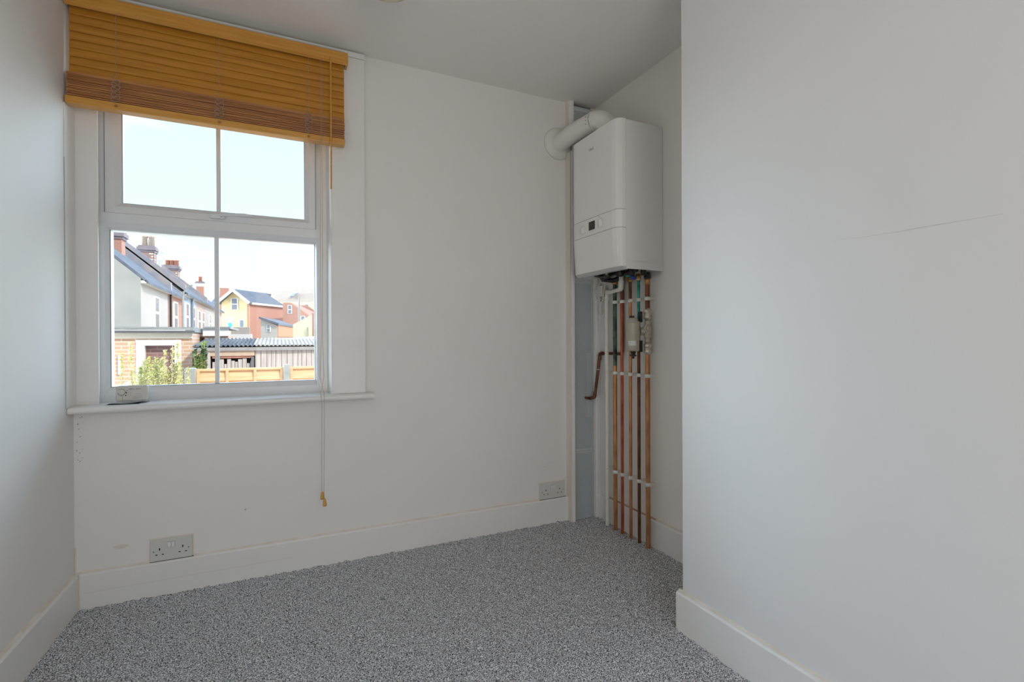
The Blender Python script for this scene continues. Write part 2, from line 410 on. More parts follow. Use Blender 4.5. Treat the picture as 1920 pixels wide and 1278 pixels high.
# skirting boards: (outline in depth/height) with a rounded top
HB = 0.132; TB = 0.016
def skirt_profile(t=TB, h=HB):
    return [(0, -0.01), (t, -0.01), (t, h-0.006), (t-0.003, h-0.001), (t-0.006, h), (0, h)]
def baseboard(name, p, q, nrm):
    p = Vector(p); q = Vector(q); n = Vector(nrm)
    m = MB(); pr = skirt_profile()
    bot = [p + n*a + Vector((0, 0, b)) for a, b in pr]; top = [q + n*a + Vector((0, 0, b)) for a, b in pr]
    m.hexa(bot, top)
    o = m.build(name, M_gloss); tag(o, kind='structure')
    c = MB(); k = [(0, HB-0.001), (0.0065, HB-0.001), (0.0055, HB+0.001), (0, HB+0.0055)]
    c.hexa([p+n*a+Vector((0, 0, b)) for a, b in k], [q+n*a+Vector((0, 0, b)) for a, b in k])
    c.build('caulk_bead', M_caulk, o)
    return o
bbk = baseboard('baseboard_back', (xl(YW)+0.0, YW, 0), (1.441, YW, 0), (0, -1, 0))
baseboard('baseboard_left', (xl(YR), YR, 0), (xl(YW), YW, 0), (1, 0, 0))
bbr = baseboard('baseboard_right', (XR, YBE, 0), (XR, 2.335, 0), (-1, 0, 0))
baseboard('baseboard_chimney_breast', (XB, YR, 0), (XB, YBE+TB, 0), (-1, 0, 0))
m = MB(); m.box(XB+0.0002, XR, YBE+0.0002, YBE+TB, -0.01, HB, bev=0.002); tag(m.build('baseboard_alcove', M_gloss), kind='structure')
# horizontal grooves and board joint on the back skirting
m = MB()
m.box(-0.66, 0.05, YW-TB-0.0005, YW-TB, 0.0605, 0.0612)
m.build('groove', mat('skirting_groove', (0.66, 0.65, 0.63), 0.6), bbk)
# rusty caulk over the right skirting behind the pipes
m = MB(); m.box(XR-0.009, XR-0.002, 1.86, 2.325, HB, HB+0.005); m.build('stained_caulk', M_rustcaulk, bbr)

m = MB(); m.box(-0.6775, -0.6735, YW-TB-0.003, YW-TB, 0.0, HB); m.box(xl(YW)+0.0005, xl(YW)+0.004, YW-0.003, YW, HB, HB+0.10)
m.build('corner_caulk', mat('pinkish_caulk', (0.72, 0.60, 0.52), 0.7, col2=(0.80, 0.73, 0.66), scale=18), bbk)
# wall marks near the corner under the sill
m = MB()
for i in range(22):
    z = 0.55+random.random()**1.5*0.17; r = 0.0007+random.random()*0.0014
    xx = XL+0.008+random.random()*0.02; yy = YW-0.0004-0.00003*i
    m._new([(xx+r*math.cos(t)*random.uniform(.7, 1.3), yy, z+r*1.3*math.sin(t)*random.uniform(.7, 1.3)) for t in np.linspace(0, 2*PI, 9)[:-1]], [list(range(8))])
wbk = bpy.data.objects['wall_back']
m.build('mould_specks', mat('mould', (0.50, 0.43, 0.37), 0.9), wbk)
m = MB()
for (x_, z_, r_) in ((-0.56, 0.21, 0.018), (-0.545, 0.208, 0.015), (-0.575, 0.212, 0.012)):
    pass
m._new([(-0.553+0.024*math.cos(t)*(1+0.12*math.sin(3*t)), YW-0.0006, 0.210+0.008*math.sin(t)*(1+0.1*math.cos(5*t))) for t in np.linspace(0, 2*PI, 26)[:-1]], [list(range(25))])
m.build('damp_stain', mat('damp_stain', (0.80, 0.73, 0.67), 0.8), wbk)
m = MB()
for (x_, z_, r_) in ((-0.13, 0.29, 0.004), (1.30, 0.31, 0.002), (1.335, 0.33, 0.0018)):
    m.lathe((x_, YW-0.0002, z_), (0, -1, 0), [(r_, 0), (r_*0.9, 0.0003)], 9)
m.build('scuff_marks', mat('scuff', (0.52, 0.49, 0.47), 0.8), wbk)

# ------------------------------------------------------------------ window
win = empty('window_1', (-0.23, 2.46, SILL), kind='structure')
YF = 2.46
GXL, GXR = -0.641, 0.173
TT, TBm = 1.506, 1.452       # transom
def frame_ring(m, x0, x1, z0, z1, wl, wr, wb_, wt, y0, y1, bev=0.006):
    """mitred frame with a bevelled inner edge facing the room"""
    xs = (x0, x1); o = [(x0, z0), (x1, z0), (x1, z1), (x0, z1)]
    i_ = [(x0+wl, z0+wb_), (x1-wr, z0+wb_), (x1-wr, z1-wt), (x0+wl, z1-wt)]
    k = [(a[0]+(c[0]-a[0])*0.62, a[1]+(c[1]-a[1])*0.62) for a, c in zip(o, i_)]
    n = 4
    v = [(a, y1, b) for a, b in o] + [(a, y0, b) for a, b in o] + [(a, y0, b) for a, b in k] + [(a, y0+0.016, b) for a, b in i_] + [(a, y1, b) for a, b in i_]
    f = []
    for r in range(4):
        for t in range(4): f.append((r*4+t, r*4+(t+1) % 4, (r+1)*4+(t+1) % 4, (r+1)*4+t))
    for t in range(4): f.append((16+t, 16+(t+1) % 4, (t+1) % 4, t))
    m._new(v, f)
# outer frame with the lower fixed light
m = MB()
frame_ring(m, GXL, GXR, SILL, 1.48, 0.033, 0.020, 0.056, 0.036, YF, 2.53)
m.box(GXL, -0.618, YF, 2.53, 1.48, 2.22); m.box(0.157, GXR, YF, 2.53, 1.48, 2.22)
m.build('window_frame', M_upvc, win)
m = MB(); m.prism([(YF-0.012, TT), (YF-0.012, TBm+0.016), (YF+0.002, TBm-0.002), (YF+0.03, TBm-0.002), (YF+0.03, TT)], 'X', GXL+0.006, GXR)
m.build('transom', M_upvc, win)
m = MB(); frame_ring(m, -0.618, 0.157, 1.508, 2.22, 0.050, 0.044, 0.043, 0.05, YF-0.006, 2.52)
sash = m.build('window_sash', M_upvc, win)
# dark gasket between sash and frame, spacer bars round the glass
m = MB()
for a, b, c, d in ((-0.619, -0.6165, 1.509, 2.2), (0.1555, 0.158, 1.509, 2.2)):
    m.box(a, b, YF-0.0065, YF+0.01, c, d)
m.build('gasket', M_gasket, sash)
m = MB()
def ring(m, x0, x1, z0, z1, t, y0, y1):
    m.box(x0, x1, y0, y1, z0, z0+t); m.box(x0, x1, y0, y1, z1-t, z1); m.box(x0, x0+t, y0, y1, z0+t, z1-t); m.box(x1-t, x1, y0, y1, z0+t, z1-t)
ring(m, -0.570, 0.115, 1.549, 2.17, 0.006, 2.478, 2.482)
m.build('glazing_gasket', M_alu, sash)
m = MB(); ring(m, -0.610, 0.155, 0.812, 1.449, 0.004, 2.478, 2.482); m.build('glazing_gasket', M_gasket, win)
m = MB().box(-0.572, 0.117, 2.490, 2.494, 1.547, 2.175); m.build('glass_pane', M_glass, sash)
m = MB().box(-0.612, 0.157, 2.490, 2.494, 0.810, 1.452); m.build('glass_pane', M_glass, win)
m = MB().box(-0.240, -0.2235, 2.484, 2.500, 1.549, 2.17); m.build('glazing_bar', M_upvc, sash)
m = MB().box(-0.249, -0.2325, 2.484, 2.500, 0.812, 1.449); m.build('glazing_bar', M_upvc, win)
# espagnolette handle of the top sash
hd = MB().box(-0.262, -0.205, YF-0.024, YF-0.006, 1.517, 1.535, bev=0.004).build('sash_handle', M_upvc, sash)
m = MB(); m.tube([(-0.222, YF-0.028, 1.530), (-0.19, YF-0.040, 1.534), (-0.13, YF-0.040, 1.537), (-0.100, YF-0.038, 1.536)], [0.006, 0.0065, 0.0065, 0.005], 10); m.build('lever', M_upvc, hd)
m = MB(); m.lathe((-0.218, YF-0.0245, 1.528), (0, -1, 0), [(0.0045, 0), (0.0045, 0.0008)], 12); m.build('lock_barrel', M_dark, hd)
# wooden sill with rounded nose, on the wall and running past the casing
pf = [(2.46, OZ0), (2.312, OZ0)] + [(2.312-0.0125*math.sin(t), OZ0+0.0125-0.0125*math.cos(t)) for t in np.linspace(0.3, PI-0.3, 7)] + [(2.312, SILL), (2.46, SILL)]
m = MB().prism(pf, 'X', xl(2.38), 0.222); m.prism([(YW, OZ0)]+pf[1:-1]+[(YW, SILL)], 'X', 0.222, 0.391)
m.build('window_sill', M_gloss, win)
# casings
m = MB()
m.box(OX1+0.004, 0.361, 2.345, YW, SILL, 2.2765, bev=0.0025)
m.box(-0.69, 0.2215, 2.3455, YW, 2.20, 2.276); m.box(-0.69, 0.363, 2.340, YW, 2.277, 2.301, bev=0.002)
m.build('casing', M_gloss, win)
m = MB(); m.prism([(0.203, 2.452), (0.212, 2.37), (0.2135, 2.352), (0.219, 2.3455), (0.226, 2.3455), (0.226, 2.452)], 'Z', SILL, 2.2)
m.prism([(GXR-0.001, 2.452), (0.206, 2.452), (0.206, 2.53), (GXR-0.001, 2.53)], 'Z', SILL, 2.2)
m.build('reveal_lining', M_gloss, win)
m = MB(); m.box(-0.692, -0.622, 2.385, 2.39, SILL, 2.2); m.box(-0.6235, -0.621, 2.384, 2.392, SILL, 2.2); m.box(-0.692, -0.6425, 2.39, 2.53, SILL, 2.2)
m.box(-0.692, 0.2, 2.39, 2.53, 2.2, 2.25)
m.build('casing', M_gloss, win)
m = MB(); m.prism([(xl(2.294), 2.294), (xl(2.294)+0.003, 2.294), (xl(2.385)+0.003, 2.386), (xl(2.385), 2.386)], 'Z', SILL, 1.855)
m.build('side_lining', M_gloss, win)
m = MB(); m.box(xl(2.294)-0.001, xl(2.294)+0.0022, 2.2925, 2.2945, SILL, 1.66); m.build('open_joint', mat('joint_line', (0.55, 0.53, 0.52), 0.9), win)  # thin grey line along the open joint
m = MB(); m.box(0.22, 0.39, YW-0.0005, YW, SILL-0.002, SILL); m.build('caulk_bead', M_caulk, win)
# outside reveal and outer sill
m = MB(); m.box(-0.70, 0.24, 2.53, 2.72, SILL-0.03, SILL-0.005); m.build('outer_sill', mat('outer_sill', (0.6, 0.6, 0.58), 0.7, vary=0.05), win)

# ------------------------------------------------------------------ venetian blind
bl = empty('venetian_blind', (-0.20, 2.31, 2.30), 'orange varnished wooden venetian blind half raised over the window', 'blind')
BX0, BX1 = -0.681, 0.268
m = MB(); m.prism([(2.283, 2.214), (2.293, 2.207), (2.298, 2.214), (2.298, 2.262), (2.290, 2.262), (2.283, 2.256)], 'X', -0.688, 0.282)
m.prism([(2.298, 2.214), (2.345, 2.214), (2.345, 2.262), (2.298, 2.262)], 'X', 0.274, 0.282)
m.build('valance', M_rail, bl)
m = MB(); m.box(-0.682, 0.270, 2.299, 2.342, 2.222, 2.272, bev=0.002); m.build('head_rail', mat('head_rail_steel', (0.62, 0.66, 0.66), 0.4, 0.3, vary=0.03), bl)
SLW = 0.040
def slat_section(yc, zc, ang, w=SLW, t=0.0022, camber=0.0022):
    """curved slat outline in (y, z)"""
    up = []; dn = []
    for s in np.linspace(-0.5, 0.5, 6):
        c = camber*(1-4*s*s)
        for lst, o in ((up, t/2), (dn, -t/2)):
            a, b = s*w, c+o
            lst.append((yc + a*math.cos(ang)-b*math.sin(ang), zc + a*math.sin(ang)+b*math.cos(ang)))
    return up + dn[::-1]
NS = 8; Z0 = 2.222; PZ = (2.222-1.978)/NS
m = MB()
for k in range(NS):
    zc = Z0-PZ*(k+0.5)-0.002
    m.prism(slat_section(2.312, zc, math.radians(79), camber=0.0012), 'X', BX0+0.003*random.random(), BX1-0.002*random.random())
m.build('slats', M_slat, bl)
m = MB(); NSK = 26
for k in range(NSK):
    zc = 1.883+ (k+0.5)*(1.972-1.883)/NSK
    dy = random.uniform(-0.0012, 0.0012); a = math.radians(random.uniform(-2.5, 2.5) + (8 if k > NSK-4 else 0)*(k-NSK+4)/3)
    m.prism(slat_section(2.309+dy, zc, a, camber=0.001), 'X', BX0-0.003+0.003*random.random(), BX1-0.003*random.random())
m.build('stacked_slats', M_stack, bl)
m = MB(); m.box(BX0-0.008, BX1, 2.287, 2.331, 1.855, 1.882, bev=0.003); br_ = m.build('bottom_rail', M_rail, bl)
M_plug = mat('plug_wood', (0.42, 0.16, 0.03), 0.5)
for cx in (-0.54, -0.209, 0.120):
    MB().lathe((cx, 2.287, 1.868), (0, -1, 0), [(0.005, -0.001), (0.005, 0.0015), (0.002, 0.003)], 12).build('cord_plug', M_plug, br_)
for cx in (-0.54, -0.209, 0.120):
    m = MB()
    pts = [(cx+0.0016*math.sin(i*1.7), 2.2905-0.003*(i % 2), 2.207-(2.207-1.975)*i/32) for i in range(33)]
    m.tube(pts, 0.0009, 5)
    for k in range(9):       # slack loops bunched up in the stack
        z = 1.972-0.0095*k
        s = 0.012 + 0.004*random.random()
        q = [(cx+s*math.sin(t)*(1 if k % 2 else -1), 2.287-0.005*abs(math.sin(t)), z-0.012*t/PI+0.005*math.sin(2*t)) for t in np.linspace(0, 2*PI, 14)]
        m.tube(q, 0.0008, 4)
    m.build('ladder_cord', M_cord, bl)
m = MB(); m.tube([(0.209, 2.282, 2.222), (0.2095, 2.278, 2.21), (0.209, 2.277, 1.9), (0.208, 2.276, 1.652)], 0.0042, 8)
m.build('tilt_wand', M_rail, bl)
for k, (cx, zt, ph) in enumerate(((0.1655, 0.322, 0), (0.170, 0.293, 1))):
    yb_ = 2.276 - 0.004*k
    pts = [(cx, yb_+0.008, 2.21), (cx+0.001, yb_, 2.1), (cx-0.002+0.004*k, yb_, 1.4), (cx, yb_, 1.0), (cx-0.006+0.011*k, yb_, 0.845), (cx+0.004-0.007*k, yb_, 0.80), (cx-0.004+0.009*k, yb_, 0.775), (cx+0.001+0.005*k, yb_, 0.72), (cx-0.001+0.004*k, yb_, zt+0.04), (cx+0.001+0.0045*k, yb_, zt+0.02)]
    cord = MB().tube(pts, 0.0008, 5).build('lift_cord', M_cord, bl)
    bx_, = (cx+0.001+0.0045*k,)
    MB().lathe((bx_, yb_, zt+0.026), (0, 0, -1), [(0.0035, 0), (0.0055, 0.004), (0.0072, 0.016), (0.0085, 0.026), (0.0078, 0.031), (0.004, 0.0325)], 14).build('tassel', M_tassel, cord)

# ------------------------------------------------------------------ alarm on the sill
ZS = SILL
pp = empty('paper_leaflet', (-0.53, 2.36, ZS), 'thin folded paper lying under the carbon monoxide alarm on the sill', 'paper')
m = MB()
g = [(2.338+0.075*t) for t in np.linspace(0, 1, 6)]
v = []; f = []
for i, s in enumerate(np.linspace(0, 1, 9)):
    for j, yv in enumerate(g):
        z = ZS+0.0012 + 0.004*(1-j/5)**2*(0.6+0.4*math.cos(s*5)) + (0.003*s*s if j < 3 else 0)
        v.append((-0.592+0.108*s+0.004*j, yv, z))
n0 = len(v)
v += [(a, b, c+0.0008) for a, b, c in v]
for i in range(8):
    for j in range(5):
        a = i*6+j; f.append((a, a+1, a+7, a+6)); f.append((n0+a, n0+a+6, n0+a+7, n0+a+1))
m._new(v, f); m.build('sheet', M_paper, pp)
MB().box(-0.588, -0.49, 2.345, 2.40, ZS+0.0001, ZS+0.0011).build('fold_shadow', mat('paper_shadow', (0.05, 0.05, 0.09), 0.8, vary=0.1), pp)  # dark sheet stands in for the black shadow edge below the paper
al = empty('carbon_monoxide_alarm', (-0.52, 2.39, ZS+0.003), 'small off-white carbon monoxide alarm with round button standing on the window sill', 'alarm')
AX0, AX1, AY0, AY1, AZ0, AZ1 = -0.571, -0.470, 2.388, 2.420, ZS+0.0062, ZS+0.0662
MB().box(AX0, AX1, AY0, AY1, AZ0, AZ1, bev=0.006, seg=3).build('housing', M_alarm, al)
def arc_ring(cx, y, cz, r, w, a0, a1, n=28):
    vv = []; ff = []
    for i in range(n+1):
        a = a0+(a1-a0)*i/n
        for q in (r-w/2, r+w/2): vv.append((cx+q*math.cos(a), y, cz+q*math.sin(a)))
    for i in range(n): ff.append((2*i, 2*i+1, 2*i+3, 2*i+2))
    return vv, ff
bt = MB(); bt.lathe((-0.553, AY0-0.0003, AZ0+0.036), (0, -1, 0), [(0.0105, 0), (0.0105, 0.0008), (0.009, 0.0014)], 26); bt = bt.build('test_button', M_alarm, al)
m = MB(); m._new(*arc_ring(-0.553, AY0-0.0006, AZ0+0.036, 0.0122, 0.0013, -PI*0.95, PI*0.62)); m._new([(-0.5615, AY0-0.0006, AZ0+0.0473), (-0.549, AY0-0.0006, AZ0+0.0473), (-0.549, AY0-0.0006, AZ0+0.0486), (-0.5615, AY0-0.0006, AZ0+0.0486)], [(0, 1, 2, 3)])
m._new(*arc_ring(-0.5055, AY0-0.0006, AZ0+0.008, 0.045, 0.0009, PI*0.62, PI*1.05))
m.build('printed_outline', M_print, al)
for x_, z_ in ((-0.5375, AZ0+0.0335), (-0.5395, AZ0+0.0235)): MB().lathe((x_, AY0-0.0002, z_), (0, -1, 0), [(0.0024, 0), (0.0018, 0.0008)], 12).build('indicator_light', M_dark, al)
m = MB()
for k in range(9):
    if k == 4: continue
    m._new([(-0.5285+0.0042*k, AY0-0.0006, AZ0+0.0465), (-0.5253+0.0042*k, AY0-0.0006, AZ0+0.0465), (-0.5248+0.0042*k, AY0-0.0006, AZ0+0.0489), (-0.528+0.0042*k, AY0-0.0006, AZ0+0.0489)], [(0, 1, 2, 3)])
for (a, b, z_) in ((-0.532, -0.522, 0.0335), (-0.534, -0.524, 0.0235), (-0.505, -0.490, 0.028), (-0.512, -0.488, 0.022), (-0.516, -0.488, 0.016), (-0.519, -0.486, 0.011), (-0.56, -0.546, 0.0215)):
    m._new([(a, AY0-0.0006, AZ0+z_), (b, AY0-0.0006, AZ0+z_), (b, AY0-0.0006, AZ0+z_+0.0007), (a, AY0-0.0006, AZ0+z_+0.0007)], [(0, 1, 2, 3)])
m.build('print', M_print, al)

# ------------------------------------------------------------------ sockets
def make_socket(label, x0, x1, z0, z1, y=YW):
    s = empty('double_socket', ((x0+x1)/2, y, z0), label, 'socket')
    cx = (x0+x1)/2; cz = (z0+z1)/2; k = (x1-x0)/0.146
    pl = MB().box(x0, x1, y-0.012, y, z0, z1, bev=0.0025).build('face_plate', M_plastic, s)
    for dx in (-0.0065, 0.0065):
        MB().prism([(y-0.0119, cz+0.009), (y-0.0145, cz+0.009), (y-0.0165, cz+0.029), (y-0.0119, cz+0.029)], 'X', cx+(dx-0.0055)*k, cx+(dx+0.0055)*k).build('rocker_switch', M_gloss, s)
    fr = MB(); ring(fr, cx-0.0132*k, cx+0.0132*k, cz+0.0078, cz+0.0302, 0.0011, y-0.0123, y-0.0118); fr.box(cx-0.0008, cx+0.0008, y-0.0123, y-0.0118, cz+0.0089, cz+0.0291); fr.build('switch_surround', M_gasket, s)
    yy = y-0.0122
    for ox in (-0.040, 0.040):
        h = MB(); h.box(cx+ox*k-0.0021, cx+ox*k+0.0021, yy-0.0002, yy+0.001, cz+0.000, cz+0.009)
        for dx in (-0.0111, 0.0111): h.box(cx+(ox+dx)*k-0.0032, cx+(ox+dx)*k+0.0032, yy-0.0002, yy+0.001, cz-0.0185, cz-0.0145)
        h.build('pin_holes', M_dark, s)
    for ox in (-0.0603, 0.0603): MB().lathe((cx+ox*k, yy+0.0005, cz-0.003), (0, -1, 0), [(0.003, 0), (0.0028, 0.0006)], 12).build('fixing_screw', M_gasket, s)
    g = MB(); g.box(x0-0.001, x1+0.004, y-0.009, y, z0-0.003, z0); g.build('gap_strip', mat('socket_gap_dark', (0.10, 0.085, 0.07), 0.9, vary=0.3, scale=60), s)  # dark strip filling the gap below the plate
    c = MB(); ring(c, x0-0.003, x1+0.004, z0-0.003, z1+0.0035, 0.0045, y-0.003, y-0.0001); c.build('paint_edge', M_caulk, s)
    return s
make_socket('white double socket under the window near the left corner', -0.459, -0.319, 0.1345, 0.2185)
make_socket('white double socket beside the perforated pipe boxing', 1.269, 1.424, 0.1345, 0.2205)

# ------------------------------------------------------------------ perforated duct boxing in the corner
dk = empty('perforated_pipe_boxing', (1.53, 2.34, 0), 'floor to ceiling corner pipe boxing with a grey perforated metal front', 'pipe boxing')
YD = 2.338
m = MB(); m.box(1.441, 1.455, 2.318, YW, 0, 2.02); m.box(1.441, 1.455, 2.340, YW, 2.17, ZC)
m.build('side_board', mat('boxing_side_paint', (0.80, 0.74, 0.68), 0.5, vary=0.03, scale=9), dk)
m = MB(); m.box(1.4505, 1.4665, 2.312, 2.342, 0, 2.03, bev=0.002); m.box(1.4665, 1.4725, 2.326, 2.342, 0, ZC, bev=0.001); m.box(1.4505, 1.4665, 2.330, 2.342, 2.10, ZC, bev=0.002)
m.build('front_stile', M_gloss, dk)
m = MB(); m.box(1.604, 1.622, 2.318, 2.345, 0, 2.10, bev=0.002); m.box(1.622, XR-0.0005, 2.30, 2.318, 0, 1.31)
m.build('rear_stile', M_gloss, dk)
for z0, z1 in ((0.0, 0.365), (0.385, 1.308), (1.345, 2.265)):
    MB().box(1.4725, 1.604, YD, YD+0.0012, z0, z1).build('perforated_panel', M_perf, dk)
for z0, z1 in ((0.365, 0.376), (0.3775, 0.390), (1.3075, 1.346), (2.26, 2.283)):
    MB().box(1.4725, 1.604, YD-0.002, YD+0.002, z0, z1).build('cross_band', M_perf_frame, dk)
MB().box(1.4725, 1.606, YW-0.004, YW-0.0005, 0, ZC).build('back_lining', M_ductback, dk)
MB().box(1.565, 1.603, YD+0.006, YD+0.008, 0.56, 0.92).build('inner_sheet', mat('inner_sheet', (0.55, 0.57, 0.58), 0.6), dk)
m = MB(); m.tube([(1.50, 2.353, 0.0), (1.50, 2.353, 2.3)], 0.007, 8); m.build('inner_pipe', M_ductback, dk)

# white service strip running down the right wall behind the waste pipe
ss = empty('service_strip', (1.628, 2.26, 0.14), 'narrow white vertical cover strip on the wall left of the pipes', 'cover strip')
MB().box(1.6215, XR-0.0002, 2.235, 2.298, HB+0.001, 1.22, bev=0.0015).build('strip', M_gloss, ss)

# ------------------------------------------------------------------ boiler
bo = empty('wall_boiler', (XR, 2.005, 1.318), 'white wall-hung gas boiler with a small dark display', 'boiler')
BY0, BY1 = 1.808, 2.200
def cover_outline(off=0.0, y0=BY0, y1=BY1):
    return [(1.4185, y0), (1.400, y0+0.0025), (1.386+off*0.6, y0+0.009), (1.377+off, y0+0.022), (1.3735+off, y0+0.045), (1.3725+off, y0+0.10), (1.3725+off, y1-0.10), (1.3735+off, y1-0.045), (1.377+off, y1-0.022), (1.386+off*0.6, y1-0.009), (1.400, y1-0.0025), (1.4185, y1)]
m = MB(); m.box(1.4205, XR-0.001, BY0+0.0005, BY1-0.0005, 1.350, 1.990, bev=0.002); m.box(1.4205, XR-0.001, BY0+0.0005, BY0+0.003, 1.317, 1.353); m.box(1.4205, XR-0.001, BY1-0.003, BY1-0.0005, 1.317, 1.353)
m.build('side_casing', M_boiler, bo)
def panel(z0, z1, off0=0.0, off1=0.0):
    m = MB(); a = cover_outline(off0); b = cover_outline(off1)
    m.hexa([(x, y, z0) for x, y in a][::-1], [(x, y, z1) for x, y in b][::-1]); return m
panel(1.5855, 1.9925).build('front_cover', M_boiler, bo)
cp = panel(1.5035, 1.5835).build('control_panel', M_boiler, bo)
panel(1.328, 1.5015, 0.014, 0.0).build('drop_down_flap', M_boiler, bo)
m = MB(); a = cover_outline(0.014); b = cover_outline(0.020, BY0+0.004, BY1-0.004)
m.hexa([(x+0.012, y, 1.315) for x, y in b][::-1], [(x, y, 1.328) for x, y in a][::-1])
m.build('lower_lip', M_boiler_under, bo)
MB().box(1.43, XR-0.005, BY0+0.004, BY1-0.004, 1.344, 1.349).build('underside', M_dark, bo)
MB().box(1.401, 1.4205, BY0+0.012, BY1-0.012, 1.33, 1.985).build('inner_chassis', M_boiler_under, bo)
X0 = 1.3722
MB().box(X0-0.0006, X0+0.003, 1.985, 2.036, 1.527, 1.568, bev=0.0004).build('display', M_screen, cp)
m = MB(); m.text('ideal', 0.020, (X0-0.0002, 2.012, 1.917), (0, -1, 0), (0, 0, 1)); m.build('logo', M_print, bo)
m = MB(); m.box(X0-0.0004, X0, 1.992, 2.030, 1.521, 1.522); m.build('faint_print', M_faint, bo)
for y_, z_ in ((2.090, 1.540), (1.940, 1.546)):
    kb = MB().lathe((X0+0.001, y_, z_), (-1, 0, 0), [(0.0205, 0), (0.0205, 0.0015), (0.0185, 0.0022)], 32).build('control_knob', M_boiler, cp)
    MB().box(X0-0.008, X0-0.001, y_-0.004, y_+0.004, z_-0.0165, z_+0.0165, bev=0.0015).build('knob_grip', M_boiler, kb)
    r = MB(); vv, ff = arc_ring(0, 0, 0, 0.0225, 0.0012, 0, 2*PI, 36); r._new([(X0-0.0004, y_+a, z_+c) for a, b, c in vv], ff); r.build('knob_ring', M_faint, kb)
m = MB(); m.lathe((X0+0.0002, 1.950, 1.577), (-1, 0, 0), [(0.0022, 0), (0.002, 0.0006)], 10); m.build('indicator_dot', M_print, cp)

# flue
fl = empty('boiler_flue', (1.39, YW, 2.073), 'white round flue elbow curving from boiler top into the back wall', 'flue')
pth = []
W0 = Vector((1.395, 2.365, 2.070)); W1 = Vector((1.410, 2.235, 2.083)); E1 = Vector((1.446, 2.098, 2.096))
pth = [W0, W0.lerp(W1, 0.5), W1, Vector((1.424, 2.18, 2.090)), E1]
MB().tube(pth, 0.0485, 32, cap=True).build('flue_pipe', M_fluem, fl)
c0 = E1; el = []
A = E1; B = Vector((1.462, 2.070, 2.100)); Cc = Vector((1.485, 2.030, 2.085)); Dd = Vector((1.49, 2.022, 1.99))
for t in np.linspace(0, 1, 14):
    el.append(A*(1-t)**3 + B*3*t*(1-t)**2 + Cc*3*t*t*(1-t) + Dd*t**3)
MB().tube(el, 0.0495, 32).build('flue_elbow', M_fluem, fl)
d_ = (el[1]-el[0]).normalized()
MB().lathe(el[0]-d_*0.006, d_, [(0.0487, 0), (0.0505, 0.001), (0.0505, 0.010), (0.0496, 0.012)], 36).build('joint_collar', M_fluem, fl)
MB().lathe((1.395, 2.3645, 2.070), (0, -1, 0), [(0.088, 0), (0.087, 0.006), (0.082, 0.013), (0.062, 0.018), (0.050, 0.020)], 40).build('wall_seal', M_fluem, fl)
MB().lathe((1.49, 2.022, 1.9905), (0, 0, 1), [(0.062, 0), (0.062, 0.012), (0.054, 0.016)], 36).build('turret', M_fluem, fl)
for k in range(3): MB().lathe(el[0]+Vector((-0.052, -0.006, 0.012-0.018*k)), (-1, -0.2, 0), [(0.002, 0), (0.0015, 0.003)], 8).build('collar_screw', M_dark, fl)

# ------------------------------------------------------------------ pipes
XP = 1.594
def clip(parent, y, z, r, x=XP):
    c = MB().lathe((x, y, z-0.0085), (0, 0, 1), [(r+0.003, 0), (r+0.003, 0.017)], 20).build('pipe_clip', M_clip, parent)
    MB().box(x+r, XR-0.0002, y-0.007, y+0.007, z-0.006, z+0.006).build('clip_base', M_clip, c)
    MB().box(x-0.002, x+0.006, y-r-0.0085, y-r-0.0015, z-0.0055, z+0.0055).build('clip_tab', M_clip, c)
def vpipe(label, y, r, segs, clips, x=XP):
    p = empty('copper_pipe', (x, y, 0), label, 'pipe')
    for (z0, z1, mt) in segs:
        MB().tube([(x, y, z0), (x, y, (z0+z1)/2), (x, y, z1)], r, 16).build('pipe_length', mt, p)
    for z in clips: clip(p, y, z, r, x)
    return p
Z1, Z2, Z3 = 0.304, 0.822, 1.191
p1 = vpipe('thick copper pipe beside the white waste pipe, dark green above the middle clip', 2.126, 0.0105, [(0, 0.86, M_cu), (0.8601, 1.315, M_cu_green)], (Z1, Z2, Z3))
p2 = vpipe('thin reddish copper pipe, second vertical pipe from the waste pipe', 2.068, 0.0078, [(0, 1.20, M_cu_red), (1.2001, 1.315, M_cu_dark)], (Z1, Z2, Z3))
p3 = vpipe('thin copper pipe running up behind the left edge of the filter', 2.003, 0.0078, [(0, 1.20, M_cu), (1.2001, 1.315, M_cu_dark)], (Z1, Z2, Z3), x=XP+0.002)
p4 = vpipe('thin copper pipe turning bright green above the filter', 1.939, 0.0078, [(0, 1.05, M_cu_dark), (1.0501, 1.315, M_cu_teal)], (Z1, Z2, Z3), x=XP+0.002)
p5 = vpipe('thick copper pipe nearest the chimney breast with the filter valves on it', 1.872, 0.0112, [(0, 0.925, M_cu), (1.145, 1.26, M_cu_dark), (1.2601, 1.315, M_cu)], (Z1, Z2, Z3))
MB().lathe((XP, 1.872, 1.262), (0, 0, 1), [(0.0125, 0), (0.0125, 0.03)], 18).build('solder_joint', M_cu, p5)
for pp_, y_, r_ in ((p1, 2.126, .0105), (p2, 2.068, .0078), (p3, 2.003, .0078), (p4, 1.939, .0078), (p5, 1.872, .0112)):
    MB().lathe((XP, y_, 1.285), (0, 0, 1), [(r_+0.004, 0), (r_+0.006, 0.006), (r_+0.006, 0.02), (r_+0.003, 0.032)], 6, smooth=False).build('compression_nut', M_brass if pp_ is not p5 else M_black, pp_)
